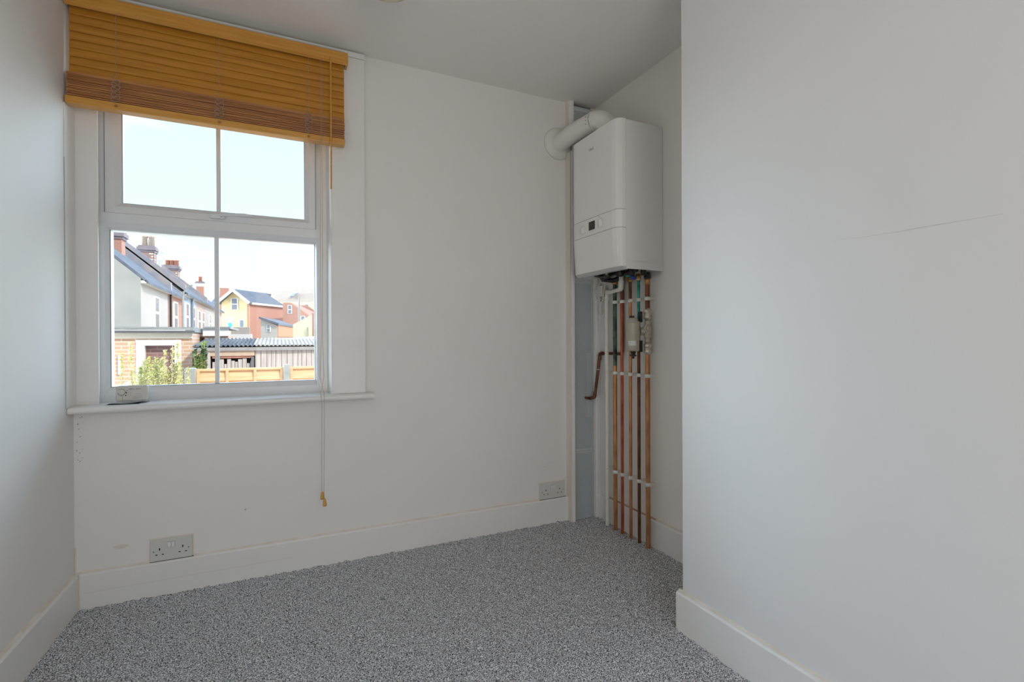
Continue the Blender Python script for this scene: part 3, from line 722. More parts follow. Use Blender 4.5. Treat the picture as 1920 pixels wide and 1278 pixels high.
# gas pipe: behind, across to the left and down into the boxing
GASY = 2.100
gp = empty('gas_pipe', (1.61, 2.1, 0.92), 'dark copper gas pipe bending left behind the others down to the boxing', 'pipe')
MB().tube([(1.622, GASY, 1.343), (1.622, GASY, 0.94), (1.622, GASY+0.004, 0.926), (1.6225, GASY+0.014, 0.9215), (1.6235, 2.16, 0.921), (1.6235, 2.21, 0.921), (1.606, 2.258, 0.921)], 0.0078, 14).build('pipe_length', M_cu_dark, gp)
MB().tube([(1.603, 2.245, 0.921), (1.603, 2.262, 0.9215), (1.603, 2.272, 0.917), (1.603, 2.276, 0.906), (1.603, 2.2765, 0.885)], 0.0098, 14).build('elbow', M_cu_dark, gp)
MB().tube([(1.603, 2.2765, 0.91), (1.598, 2.290, 0.80), (1.594, 2.298, 0.74), (1.590, 2.303, 0.69)], 0.0082, 14).build('pipe_length', M_cu_dark, gp)
MB().tube([(1.590, 2.3025, 0.705), (1.590, 2.304, 0.685), (1.586, 2.306, 0.676), (1.575, 2.308, 0.673), (1.560, 2.310, 0.671)], [0.0098, 0.0100, 0.0100, 0.0098, 0.0092], 14).build('elbow', M_cu_dark, gp)
MB().tube([(1.562, 2.310, 0.6715), (1.553, 2.325, 0.6715), (1.55, 2.345, 0.6715)], 0.0078, 12).build('stub', M_cu_dark, gp)
MB().lathe((1.600, 2.287, 0.832), (0.04, -0.15, 1), [(0.0095, -0.003), (0.0095, 0.003)], 16).build('solder_joint', M_nickel, gp)

# condensate waste pipe
wp = empty('waste_pipe', (1.594, 2.195, 0), 'white plastic waste pipe with an elbow under the boiler', 'pipe')
MB().tube([(1.594, 2.198, 0.0), (1.594, 2.198, 1.225)], 0.0108, 18).build('pipe_length', M_pvc, wp)
MB().tube([(1.596, 2.196, 1.205), (1.596, 2.195, 1.232), (1.590, 2.186, 1.244), (1.580, 2.172, 1.248)], 0.0128, 16).build('elbow', M_pvc, wp)
MB().tube([(1.584, 2.18, 1.243), (1.558, 2.035, 1.250)], 0.0108, 16).build('pipe_length', M_pvc, wp)
MB().tube([(1.560, 2.045, 1.2495), (1.557, 2.030, 1.251), (1.555, 2.024, 1.258), (1.555, 2.022, 1.290)], 0.0132, 16).build('elbow', M_pvc, wp)
MB().tube([(1.555, 2.022, 1.28), (1.555, 2.022, 1.343)], 0.0112, 16).build('pipe_length', M_pvc, wp)
for z in (0.822, 0.31): 
    c = MB().lathe((1.596, 2.196, z-0.006), (0, 0, 1), [(0.0125, 0), (0.0125, 0.012)], 18).build('pipe_clip', M_pvc, wp)
    MB().box(1.606, XR-0.0002, 2.190, 2.202, z-0.005, z+0.005).build('clip_base', M_pvc, c)
# boiler underside fittings
uf = empty('boiler_valves', (1.55, 1.98, 1.30), 'dark cluster of valves and hoses right under the boiler', 'valves')
m = MB()
for (x_, y_, s_) in ((1.50, 2.09, 0.035), (1.47, 2.02, 0.028), (1.53, 2.13, 0.03), (1.49, 1.95, 0.03), (1.52, 1.90, 0.028), (1.56, 1.86, 0.022)):
    m.lathe((x_, y_, 1.300), (0, 0, 1), [(s_*0.5, 0), (s_*0.62, 0.008), (s_*0.62, 0.033), (s_*0.5, 0.0435)], 14)
m.tube([(1.47, 2.12, 1.325), (1.48, 2.06, 1.312), (1.50, 2.0, 1.322), (1.51, 1.94, 1.312), (1.53, 1.87, 1.325)], 0.010, 10)
m.tube([(1.53, 2.15, 1.310), (1.56, 2.10, 1.300), (1.58, 2.06, 1.310)], 0.012, 10)
m.build('black_fittings', M_black, uf)
MB().tube([(1.44, 1.985, 1.343), (1.44, 1.985, 1.312)], 0.007, 6, smooth=False).build('brass_nut', M_brass, uf)
MB().box(1.520, 1.545, 1.900, 1.945, 1.300, 1.322, bev=0.003).build('teal_valve', M_teal, uf)
MB().box(1.528, 1.548, 1.895, 1.920, 1.282, 1.2995, bev=0.003).build('blue_handle', M_blue, uf)

# fused spur, junction box, coiled cable
fs = empty('wiring_box', (1.61, 2.28, 1.27), 'small square white wiring box under the left end of the boiler', 'electrical box')
MB().box(1.592, 1.6215, 2.235, 2.300, 1.232, 1.290, bev=0.003).build('box', M_plastic, fs)
for y_, z_ in ((2.268, 1.262), (2.292, 1.278)): MB().lathe((1.5925, y_, z_), (-1, 0, 0), [(0.0025, 0), (0.0022, 0.001)], 10).build('screw', M_gasket, fs)
jb = empty('junction_box', (1.61, 2.16, 1.27), 'tiny cream junction box between the wiring box and the pipes', 'electrical box')
MB().box(1.598, XR-0.0003, 2.148, 2.178, 1.243, 1.283, bev=0.003).build('box', M_plastic, jb)
cb = empty('coiled_cable', (1.60, 2.25, 1.17), 'white electric cable looped in a coil below the wiring box', 'cable')
pts = [(1.60, 2.205, 1.300), (1.585, 2.203, 1.288), (1.585, 2.206, 1.262), (1.59, 2.222, 1.235), (1.597, 2.232, 1.215)]
yc_, zc_ = 2.243, 1.168
for k in range(46):
    a = PI*0.42 - k*0.27; rr = 1.0 + 0.06*math.sin(k*0.9)
    pts.append((1.600+0.004*math.sin(k*0.35), yc_+0.026*rr*math.cos(a), zc_+0.042*rr*math.sin(a)))
MB().tube(pts, 0.0034, 8).build('flex', M_cable, cb)
MB().lathe((1.600, 2.255, 1.209), (0, 0.3, 1), [(0.0065, -0.0025), (0.0065, 0.0025)], 10).build('cable_tie', M_black, cb)

# magnetic filter with its valves
mf = empty('magnetic_filter', (1.545, 1.915, 1.0), 'beige cylindrical system filter with black knobs, valved onto the rightmost pipe', 'filter')
FX, FY = 1.540, 1.912
can = MB().lathe((FX, FY, 0.940), (0, 0, 1), [(0.018, 0), (0.0285, 0.002), (0.0305, 0.008), (0.0315, 0.05), (0.034, 0.058), (0.0345, 0.128), (0.0355, 0.133), (0.0355, 0.138)], 36).build('canister', M_filter, mf)
MB().lathe((FX, FY, 1.078), (0, 0, 1), [(0.034, 0), (0.033, 0.003), (0.026, 0.008), (0.0245, 0.018), (0.018, 0.022)], 32).build('cap', mat('filter_cap', (0.58, 0.57, 0.52), 0.4, 0.2, vary=0.04), mf)
MB().lathe((FX-0.004, FY+0.004, 1.099), (0, 0, 1), [(0.0125, 0), (0.010, 0.004), (0.0125, 0.009), (0.012, 0.011)], 18).build('air_vent', M_black, mf)
MB().lathe((FX, FY, 0.905), (0, 0, 1), [(0.005, 0), (0.007, 0.004), (0.0055, 0.012), (0.009, 0.02), (0.012, 0.028), (0.014, 0.035)], 18).build('drain_valve', M_black, mf)
MB().tube([(FX-0.002, FY+0.020, 0.920), (FX, FY, 0.920), (FX, FY-0.020, 0.920)], [0.004, 0.0055, 0.004], 10).build('drain_tee', M_black, mf)
# curved label
m = MB(); v = []; f = []
a0 = math.atan2(-FY, -FX)    # direction to the camera side
N = 10
for i in range(N+1):
    a = a0 - 0.75 + 1.15*i/N
    for z in (0.968, 0.990): v.append((FX+0.0331*math.cos(a), FY+0.0331*math.sin(a), z))
for i in range(N): f.append((2*i, 2*i+2, 2*i+3, 2*i+1))
m._new(v, f); lb = m.build('label', M_label, can)
m = MB()
for k, z in enumerate((0.984, 0.980, 0.976, 0.972)):
    v = []; f = []
    for i in range(6):
        a = a0 - 0.70 + 0.40*i/5
        for zz in (z, z+0.0012): v.append((FX+0.0334*math.cos(a), FY+0.0334*math.sin(a), zz))
    for i in range(5): f.append((2*i, 2*i+2, 2*i+3, 2*i+1))
    m._new(v, f)
m.build('fine_print', M_faint, lb)
# manifold and isolation valves on the pipe
YV = 1.872
m = MB()
m.lathe((XP, YV, 1.000), (0, 0, 1), [(0.012, 0), (0.017, 0.006), (0.019, 0.02), (0.019, 0.055), (0.015, 0.064), (0.012, 0.07)], 20)
m.tube([(XP, YV, 0.985), (XP, YV, 1.085)], 0.0128, 18)
m.tube([(XP, YV, 1.035), (1.568, 1.889, 1.035)], 0.019, 16)
m.tube([(XP-0.012, YV-0.010, 1.070), (XP-0.020, YV-0.004, 1.05), (XP-0.012, YV-0.012, 1.03)], 0.007, 10)
m.build('manifold', M_filter, mf)
for z, s in ((1.075, 1), (0.995, -1)):
    v = MB().lathe((XP, YV, z), (0, 0, s), [(0.0125, 0), (0.0125, 0.018), (0.0185, 0.020), (0.0195, 0.028), (0.0185, 0.036), (0.0165, 0.038), (0.0165, 0.044), (0.0195, 0.046), (0.0195, 0.060), (0.015, 0.066), (0.0128, 0.070)], 18).build('isolation_valve', M_nickel, mf)
    MB().box(XP-0.034, XP-0.020, YV+0.010, YV+0.030, z+s*0.004-0.0 if s > 0 else z-0.058, z+0.055 if s > 0 else z-0.004, bev=0.003).build('lever', M_black, v)

# ------------------------------------------------------------------ ceiling light
cl = empty('ceiling_light', (0.335, 1.695, ZC), 'round beige flush ceiling light just showing at the top edge', 'ceiling light')
MB().lathe((0.335, 1.695, ZC-0.0005), (0, 0, -1), [(0.075, 0), (0.078, 0.004), (0.078, 0.03), (0.06, 0.035)], 36).build('mounting_plate', M_gloss, cl)
MB().lathe((0.335, 1.695, ZC-0.030), (0, 0, -1), [(0.085, 0), (0.100, 0.010), (0.105, 0.035), (0.100, 0.065), (0.085, 0.085), (0.060, 0.098), (0.030, 0.104), (0.0, 0.106)], 48).build('glass_shade', mat('beige_glass', (0.74, 0.64, 0.46), 0.25, vary=0.04, scale=20), cl)

# ================================================================== outside
GZ = -1.4
M_ground = mat('paved_ground', (0.58, 0.50, 0.40), 0.9, vary=0.12, scale=2)
g = MB(); g._new([(-60, 2.75, GZ), (80, 2.75, GZ), (80, 140, GZ), (-60, 140, GZ)], [(0, 1, 2, 3)])
tag(g.build('ground', M_ground), 'pale ground stretching away between the gardens and houses', 'ground', kind='structure')

M_fence = mat('fence_larch', (0.62, 0.34, 0.17), 0.75, col2=(0.72, 0.44, 0.25), scale=3, stretch=(1, 4, 14))
M_conc = mat('concrete_post', (0.30, 0.29, 0.27), 0.9, vary=0.1, scale=12)
M_slate = mat('slate_roof', (0.085, 0.095, 0.12), 0.8, col2=(0.13, 0.14, 0.17), scale=1.2, stretch=(2, 1, 3))
M_cream = mat('cream_render', (0.42, 0.365, 0.33), 0.9, vary=0.03, scale=0.6)
M_greyr = mat('grey_render', (0.34, 0.325, 0.305), 0.9, col2=(0.29, 0.285, 0.275), scale=0.8)
M_redb = brick_mat('red_brick', (0.42, 0.19, 0.14), (0.37, 0.16, 0.12), (0.45, 0.28, 0.22))
M_brownb = brick_mat('brown_brick', (0.44, 0.27, 0.20), (0.38, 0.24, 0.19), (0.5, 0.42, 0.36))
M_oldb = brick_mat('old_purple_brick', (0.34, 0.17, 0.15), (0.27, 0.15, 0.15), (0.40, 0.32, 0.30))
M_garb = brick_mat('garage_brick', (0.60, 0.36, 0.24), (0.52, 0.32, 0.23), (0.62, 0.50, 0.40))
M_blueh = mat('pale_blue_render', (0.36, 0.39, 0.46), 0.9, vary=0.03, scale=0.7)
M_yelb = brick_mat('yellow_brick', (0.70, 0.55, 0.28), (0.66, 0.50, 0.26), (0.70, 0.58, 0.36))
M_whitep = mat('white_exterior_paint', (0.78, 0.77, 0.76), 0.7, vary=0.02)
M_winglass = mat('far_window_glass', (0.20, 0.22, 0.25), 0.15, vary=0.1)
M_pot = mat('terracotta_pot', (0.50, 0.22, 0.15), 0.8, vary=0.1)
M_potpale = mat('pale_chimney_pot', (0.52, 0.42, 0.34), 0.8, vary=0.1)
M_felt = mat('roof_felt', (0.20, 0.20, 0.20), 0.8, col2=(0.34, 0.33, 0.31), scale=5, stretch=(1, 1, 8))
M_weath = mat('weathered_boards', (0.42, 0.36, 0.34), 0.85, col2=(0.56, 0.48, 0.46), scale=3, stretch=(14, 14, 0.8))
M_asb = mat('corrugated_sheet', (0.28, 0.25, 0.23), 0.9, col2=(0.36, 0.32, 0.29), scale=2.5)
M_asbd = mat('corrugated_dark', (0.06, 0.065, 0.08), 0.9, col2=(0.14, 0.14, 0.15), scale=3)
M_tile = mat('brown_tiles', (0.30, 0.225, 0.17), 0.95, col2=(0.24, 0.18, 0.14), scale=1.5)
M_tealdoor = mat('teal_door', (0.05, 0.42, 0.50), 0.5)

# --- larch fence panels with concrete posts
FYd = 8.0; FT = 0.608
posts = [(-1.088, 0.13, 0.625, 'square concrete fence post beside the bush'), (0.105, 0.085, 0.650, 'slim concrete post between the two orange fence panels'), (1.35, 0.085, 0.65, None)]
for (px_, w_, h_, lab) in posts:
    if lab is None: continue
    p_ = MB().box(px_-w_/2, px_+w_/2, FYd-0.06, FYd+0.05, GZ, h_, bev=0.012).build('concrete_post', M_conc)
    tag(p_, lab, 'fence post')
for (a, b, lab) in ((-1.022, 0.060, 'long orange timber fence panel left of the slim post'), (0.150, 1.35, 'orange timber fence panel right of the slim post')):
    fp = empty('fence_panel', ((a+b)/2, FYd, GZ), lab, 'fence')
    m = MB(); n = 14
    for k in range(n):
        z1 = FT-0.03 - k*0.125
        m.hexa([(a, FYd-0.004, z1-0.145), (b, FYd-0.004, z1-0.145), (b, FYd+0.008, z1-0.145), (a, FYd+0.008, z1-0.145)],
               [(a, FYd+0.030, z1), (b, FYd+0.030, z1), (b, FYd+0.036, z1), (a, FYd+0.036, z1)])
    m.build('lap_boards', M_fence, fp)
    MB().box(a, b, FYd-0.01, FYd+0.05, FT-0.03, FT).build('capping_rail', M_fence, fp)
    nb = 4 if b < 0.1 else 2
    for k in range(nb):
        xx = a+0.02+(b-a-0.04)*k/(nb-1)
        MB().box(xx-0.018, xx+0.018, FYd-0.012, FYd+0.012, GZ+0.02, FT-0.03).build('batten', M_fence, fp)

# --- corrugated-roof shed
sh = empty('timber_shed', (0.2, 11.6, GZ), 'long weathered timber shed with corrugated roof behind the orange fence', 'shed')
def corr(m, x0, x1, ya, za, yb, zb, pitch=0.075, amp=0.018):
    n = int((x1-x0)/pitch*8); v = []; f = []
    for i in range(n+1):
        xx = x0+(x1-x0)*i/n; dz = amp*math.sin(2*PI*xx/pitch)
        v += [(xx, ya, za+dz), (xx, yb, zb+dz), (xx, ya, za+dz-0.008), (xx, yb, zb+dz-0.008)]
    for i in range(n):
        a = 4*i; f += [(a, a+4, a+5, a+1), (a+2, a+3, a+7, a+6), (a, a+2, a+6, a+4), (a+1, a+5, a+7, a+3)]
    m._new(v, f)
m = MB(); corr(m, -1.46, -0.45, 10.95, 0.90, 12.9, 1.045); m.build('dark_roof_sheet', M_asbd, sh)
m = MB(); corr(m, -0.45, 2.6, 10.95, 0.905, 12.9, 1.045); m.build('roof_sheet', M_asb, sh)
MB().box(-1.46, 2.6, 10.96, 10.99, 0.80, 0.865).build('fascia_board', mat('fascia_grey', (0.30, 0.27, 0.27), 0.8, vary=0.1), sh)
m = MB(); xx = -0.42
while xx < 2.5:
    wd = random.uniform(0.07, 0.11); m.box(xx, xx+wd-0.008, 11.03+random.uniform(0, 0.008), 11.06, GZ, 0.80); xx += wd
m.build('wall_boards', M_weath, sh)
m = MB(); xx = -1.15
while xx < -0.50:
    wd = random.uniform(0.05, 0.08); m.box(xx, xx+wd-0.008, 11.05, 11.08, GZ, 0.60+random.uniform(-0.06, 0.05)); xx += wd
m.build('door_boards', M_weath, sh)
MB().box(-1.40, -0.43, 11.0, 11.05, 0.70, 0.80).build('lintel_board', mat('old_lintel', (0.50, 0.36, 0.27), 0.8, vary=0.1), sh)
MB().box(-1.15, -0.45, 11.03, 11.055, 0.655, 0.70).build('red_batten', mat('red_batten', (0.45, 0.20, 0.15), 0.8, vary=0.2, scale=8), sh)
MB().box(-1.24, -1.18, 10.99, 11.06, GZ, 0.78).build('door_post', M_weath, sh)
MB().box(-0.49, -0.44, 10.99, 11.06, GZ, 0.68).build('door_post', mat('dark_post', (0.16, 0.14, 0.15), 0.8), sh)
MB().box(-1.34, -1.24, 11.0, 11.05, GZ, 0.72).build('side_board', mat('orange_board', (0.55, 0.27, 0.13), 0.8, vary=0.15, scale=5), sh)
m = MB(); m.box(-1.42, 2.55, 11.5, 11.55, GZ, 0.90); m.box(-1.45, -1.40, 11.02, 12.85, GZ, 0.88); m.build('inner_wall', mat('shed_dark', (0.05, 0.05, 0.055), 0.9), sh)

# --- brick garage with felt roof
gr = empty('brick_garage', (-3.0, 13.0, GZ), 'flat-roofed orange brick garage with cream fascia and white framed doorway', 'garage')
GX0, GX1, GY = -6.0, -1.60, 12.0
m = MB(); m.box(GX0, -2.545, GY, GY+0.2, GZ, 1.16); m.box(-1.79, GX1, GY, GY+0.2, GZ, 1.16); m.box(-2.545, -1.79, GY, GY+0.2, 1.017, 1.16); m.box(GX1-0.2, GX1, GY+0.2, 16, GZ, 1.16)
m.build('brick_wall', M_garb, gr)
MB().box(GX0, GX1+0.0, GY-0.05, GY+0.02, 1.045, 1.155).build('fascia', mat('cream_fascia', (0.68, 0.60, 0.50), 0.7, vary=0.02), gr)
MB().box(GX0, GX1+0.03, GY-0.12, 16, 1.17, 1.275).build('felt_roof', M_felt, gr)
MB().box(GX0, GX1+0.06, GY-0.16, GY-0.08, 1.158, 1.20).build('gutter', mat('dark_gutter', (0.10, 0.10, 0.11), 0.5), gr)
MB().box(GX0, GX1-0.1, GY-0.17, GY-0.165, 1.20, 1.212).build('roof_edge_strip', M_whitep, gr)
m = MB(); m.box(-2.54, -2.40, GY-0.02, GY+0.1, GZ, 1.015); m.box(-1.905, -1.79, GY-0.02, GY+0.1, GZ, 1.015); m.box(-2.40, -1.905, GY-0.02, GY+0.1, 0.905, 1.015)
m.build('doorway_frame', M_whitep, gr)
MB().box(-2.41, -1.90, GY+0.12, GY+0.16, GZ, 0.91).build('inner_brick', brick_mat('dark_red_brick', (0.26, 0.14, 0.13), (0.22, 0.12, 0.12), (0.3, 0.2, 0.18)), gr)
MB().tube([(-2.80, GY-0.03, 0.35), (-2.80, GY-0.03, 0.72)], 0.025, 8).build('drainpipe', M_whitep, gr)
gw = empty('garage_wing', (-1.3, 13.2, GZ), 'brick outbuilding with wide white fascia beside the shed roof', 'outbuilding')
MB().box(-1.50, -1.04, 13.0, 15.5, GZ, 1.10).build('brick_wall', M_brownb, gw)
MB().box(-1.53, -1.03, 12.95, 13.0, 1.10, 1.262).build('fascia', M_whitep, gw)
MB().box(-1.53, -0.99, 12.90, 15.6, 1.262, 1.31).build('flat_roof', M_felt, gw)

# --- pale boundary rail
rl = MB().bar((-2.00, 7.4, 0.305), (-2.24, 11.8, 0.325), 0.10, 0.07)
rl.bar((-2.00, 7.4, -0.55), (-2.24, 11.8, -0.55), 0.05, 1.65)
tag(rl.build('boundary_wall', mat('pale_coping', (0.62, 0.60, 0.57), 0.8, vary=0.05)), 'pale coped garden boundary wall running back from the window', 'garden wall')

# --- leafy shrub in front of the garage
def shrub(name, base, stems, leaf_n, spread, label, lm, sm, size=0.03, hmin=0.0):
    s = empty(name, base, label, 'shrub'); b = Vector(base)
    sb = MB(); lb_ = MB()
    for (dx, dy, h, lean) in stems:
        q0 = b+Vector((dx*0.3, dy*0.3, 0)); q1 = b+Vector((dx, dy, h*0.6)); q2 = b+Vector((dx+lean, dy, h))
        sb.tube([q0, q0.lerp(q1, 0.5)+Vector((0.02, 0, 0)), q1, q2], [0.012, 0.010, 0.007, 0.003], 6)
        n = int(leaf_n*h)
        for k in range(n):
            t = hmin + (1-hmin)*random.random()
            c = q0.lerp(q1, t/0.6) if t < 0.6 else q1.lerp(q2, (t-0.6)/0.4)
            w_ = spread*(1.15-t)
            c = c + Vector((random.gauss(0, w_), random.gauss(0, w_), random.gauss(0, w_*0.6)))
            a = Vector((random.gauss(0, 1), random.gauss(0, 1), random.gauss(0, 0.7))).normalized(); u_ = a.orthogonal().normalized(); s_ = size*random.uniform(0.5, 1.2)
            v_ = a.cross(u_)
            lb_._new([c-u_*s_, c-v_*s_*0.45+a*s_*0.1, c+u_*s_, c+v_*s_*0.45+a*s_*0.1], [(0, 1, 2, 3)])
    sb.build('stems', sm, s); tag(lb_.build('leaves', lm, s), kind=None)
    return s
M_leafy = mat('yellow_green_leaf', (0.44, 0.43, 0.10), 0.8, col2=(0.58, 0.50, 0.26), scale=6)
M_leafp = mat('pale_dry_leaf', (0.50, 0.42, 0.24), 0.8, col2=(0.42, 0.42, 0.16), scale=5)
M_leafg = mat('ivy_leaf', (0.03, 0.06, 0.02), 0.6, col2=(0.30, 0.38, 0.08), scale=3)
M_stem = mat('twig', (0.42, 0.36, 0.28), 0.9, vary=0.1)
YS = 7.3
stems = []
for (px_, py_) in ((300, 655), (318, 650), (330, 640), (285, 668), (312, 690), (345, 690), (262, 700), (355, 705), (246, 642), (238, 662), (252, 690), (338, 675)):
    d = _f + _R*((px_-960)/F_PX) - _U*((py_-639)/F_PX); P_ = CAM + d*(YS/d.y)
    stems.append((P_.x+1.35, random.uniform(-0.25, 0.25), P_.z+1.35, random.uniform(-0.04, 0.04)))
shrub('garden_shrub', (-1.35, YS, -1.35), stems, 95, 0.055, 'straggly yellow-green shrub in front of the white garage doorway', M_leafy, M_stem, 0.017, 0.75)
stems = [(random.uniform(-0.16, 0.34), random.uniform(-0.2, 0.3), random.uniform(1.85, 2.13), random.uniform(-0.05, 0.05)) for _ in range(20)]
shrub('low_bush', (-1.45, YS+0.3, -1.35), stems, 420, 0.09, 'dense pale dry bush beside the square concrete post', M_leafp, M_stem, 0.014, 0.72)
stems = []
for (px_, py_) in ((366, 655), (372, 665), (378, 645), (366, 680), (374, 688), (384, 640)):
    d = _f + _R*((px_-960)/F_PX) - _U*((py_-639)/F_PX); P_ = CAM + d*(10.6/d.y)
    stems.append((P_.x+1.48, random.uniform(-0.05, 0.05), P_.z+1.4, 0.0))
shrub('climbing_ivy', (-1.48, 10.6, -1.4), stems, 40, 0.045, 'dark leafy climber on the corner of the shed', M_leafg, M_stem, 0.05, 0.7)

# --- terraces: helper for windows set on a wall between two plan points
def plate(parent, name, p, q, u0, u1, z0, z1, m_, out_=0.03, th=0.06):
    """box on the wall p->q (plan), between fractions u0,u1"""
    p = Vector((p[0], p[1], 0)); q = Vector((q[0], q[1], 0)); d = q-p; n = Vector((d.y, -d.x, 0)).normalized()
    a = p+d*u0; b = p+d*u1
    m = MB(); f = [a+n*out_, b+n*out_, b-n*(th-out_), a-n*(th-out_)]
    m.hexa([Vector((i.x, i.y, z0)) for i in f], [Vector((i.x, i.y, z1)) for i in f])
    return m.build(name, m_, parent)
def far_window(parent, p, q, u0, u1, z0, z1, frame=None, bars=2):
    fr = plate(parent, 'window', p, q, u0, u1, z0, z1, frame or M_whitep, 0.05, 0.07)
    du = (u1-u0)*0.14; dz = (z1-z0)
    for k in range(bars):
        za = z0+dz*(k+0.08)/bars; zb = z0+dz*(k+0.92)/bars
        plate(fr, 'pane', p, q, u0+du, u1-du, za, zb, M_winglass, 0.06, 0.02)
    return fr
XF = -5.56; ZE = 3.8; XRG = -8.6; ZRG = 6.52
cuts = [27.14, 33.13, 37.9, 43.63, 48.7, 55.0, 62.0]
specs = [
 ('end terraced house with grey gable wall and cream front', M_cream),
 ('red brick terraced house next to the cream fronted one', M_redb),
 ('pale blue rendered terraced house in the row', M_blueh),
 ('brown brick terraced house beyond the pale blue one', M_brownb),
 ('grey-cream terraced house near the far end of the row', M_cream),
 ('farthest terraced house of the row, partly behind the glazing bar', M_brownb)]
for k, (lab, mt) in enumerate(specs):
    y0, y1 = cuts[k], cuts[k+1]
    ze = ZE + (0.0 if k < 2 else 0.35); zr = ZRG + (0.0 if k < 2 else 0.25)
    t = empty('terraced_house', (XF-2.5, (y0+y1)/2, GZ), lab, 'house', 'terraced houses along the street')
    MB().box(XF-6, XF, y0+0.01, y1-0.01, GZ, ze).build('walls', mt, t)
    if k in (0, 2):
        MB().prism([(XF-0.01, ze), (XRG, zr-0.02), (2*XRG-XF, ze)], 'Y', y0+0.0, y0+0.2).build('gable_wall', M_greyr, t)
        if k == 0: MB().box(XF-6, XF-0.0, y0-0.02, y0+0.01, GZ, ze).build('grey_end_wall', M_greyr, t)
    m = MB(); ov = 0.28; sl = (zr-ze)/(XF-XRG)
    for sgn in (1, -1):
        xe = XRG+sgn*(XF-XRG+ov); za = ze-sl*ov
        m.hexa([(XRG, y0, zr), (xe, y0, za), (xe, y0, za+0.14), (XRG, y0, zr+0.14)], [(XRG, y1, zr), (xe, y1, za), (xe, y1, za+0.14), (XRG, y1, zr+0.14)])
    m.build('slate_roof', M_slate, t)
    MB().box(XF-0.02, XF+0.20, y0, y1, ze-0.22, ze-0.10).build('eaves_gutter', mat('eaves', (0.62, 0.55, 0.48), 0.7), t)
    # party wall parapet
    if k in (1, 2, 4):
        m = MB(); m.hexa([(XRG, y0, zr-0.1), (XF+0.15, y0, ze-0.2), (XF+0.15, y0, ze+0.42), (XRG, y0, zr+0.45)],
                         [(XRG, y0+0.3, zr-0.1), (XF+0.15, y0+0.3, ze-0.2), (XF+0.15, y0+0.3, ze+0.42), (XRG, y0+0.3, zr+0.45)])
        m.build('parapet', mat('parapet_lead', (0.24, 0.25, 0.30), 0.6, col2=(0.36, 0.30, 0.30), scale=2), t)
    P0, Q0 = (XF, y0), (XF, y1)
    if k == 0:
        far_window(t, P0, Q0, 0.42, 0.60, 1.6, 3.2)
    elif k == 1:
        far_window(t, P0, Q0, 0.30, 0.58, 1.5, 3.3); MB().tube([(XF+0.1, y0+0.2, GZ), (XF+0.1, y0+0.2, ze-0.2)], 0.06, 8).build('downpipe', M_dark, t)
    elif k == 2:
        far_window(t, P0, Q0, 0.62, 0.86, 1.7, 3.4); far_window(t, P0, Q0, 0.15, 0.38, 1.7, 3.5); MB().tube([(XF+0.1, (y0+y1)/2+0.3, GZ), (XF+0.1, (y0+y1)/2+0.3, ze-0.2)], 0.08, 8).build('downpipe', M_winglass, t)
    elif k == 3:
        far_window(t, P0, Q0, 0.55, 0.85, 1.7, 3.3); far_window(t, P0, Q0, 0.12, 0.42, 1.7, 3.3)
    elif k == 4:
        far_window(t, P0, Q0, 0.35, 0.60, 1.7, 3.3)

HOUSES = [o for o in bpy.data.objects if o.name.startswith('terraced_house')]
def chimney(x, y, wx, wy, z0, z1, pots, potm, label, mt=M_oldb, poth=0.6, quoins=False):
    h = min(HOUSES, key=lambda o: abs(o.location.y-y))
    z0 = min(z0, 5.0)
    c = MB().box(x-wx/2, x+wx/2, y-wy/2, y+wy/2, z0, z1-0.45).build('chimney_stack', mt, h)
    tag(c, label)
    m = MB()
    for a, b, o in ((z1-0.45, z1-0.32, 0.06), (z1-0.32, z1-0.12, 0.13), (z1-0.12, z1, 0.05)):
        m.box(x-wx/2-o, x+wx/2+o, y-wy/2-o, y+wy/2+o, a, b)
    m.build('corbelled_top', mat('sooty_brick', (0.24, 0.20, 0.22), 0.9, vary=0.1, scale=3), c)
    for (dx, dy, r, h) in pots:
        MB().lathe((x+dx, y+dy, z1), (0, 0, 1), [(r, 0), (r*0.85, h*0.8), (r*1.15, h*0.83), (r*1.15, h*0.95), (r*0.9, h)], 12).build('chimney_pot', potm, c)
    if quoins:
        m = MB(); zz = z0+0.2; k = 0
        while zz < z1-0.6: m.box(x+wx/2-0.02, x+wx/2+0.012, y-wy/2-0.012, y-wy/2+(0.30 if k % 2 else 0.18), zz, zz+0.10); m.box(x+wx/2-(0.30 if k % 2 else 0.18), x+wx/2+0.012, y-wy/2-0.012, y-wy/2+0.02, zz, zz+0.10); zz += 0.2; k += 1
        m.build('pale_quoins', mat('pale_quoin', (0.62, 0.56, 0.46), 0.9), c)
    return c
def on_ridge(px, py, X):
    d = _f + _R*((px-960)/F_PX) - _U*((py-639)/F_PX); return CAM + d*(X/d.x)
def chim_px(xl_, xr_, ytop, X, **k):
    a = on_ridge(xl_, ytop, X); b = on_ridge(xr_, ytop, X)
    return a, b
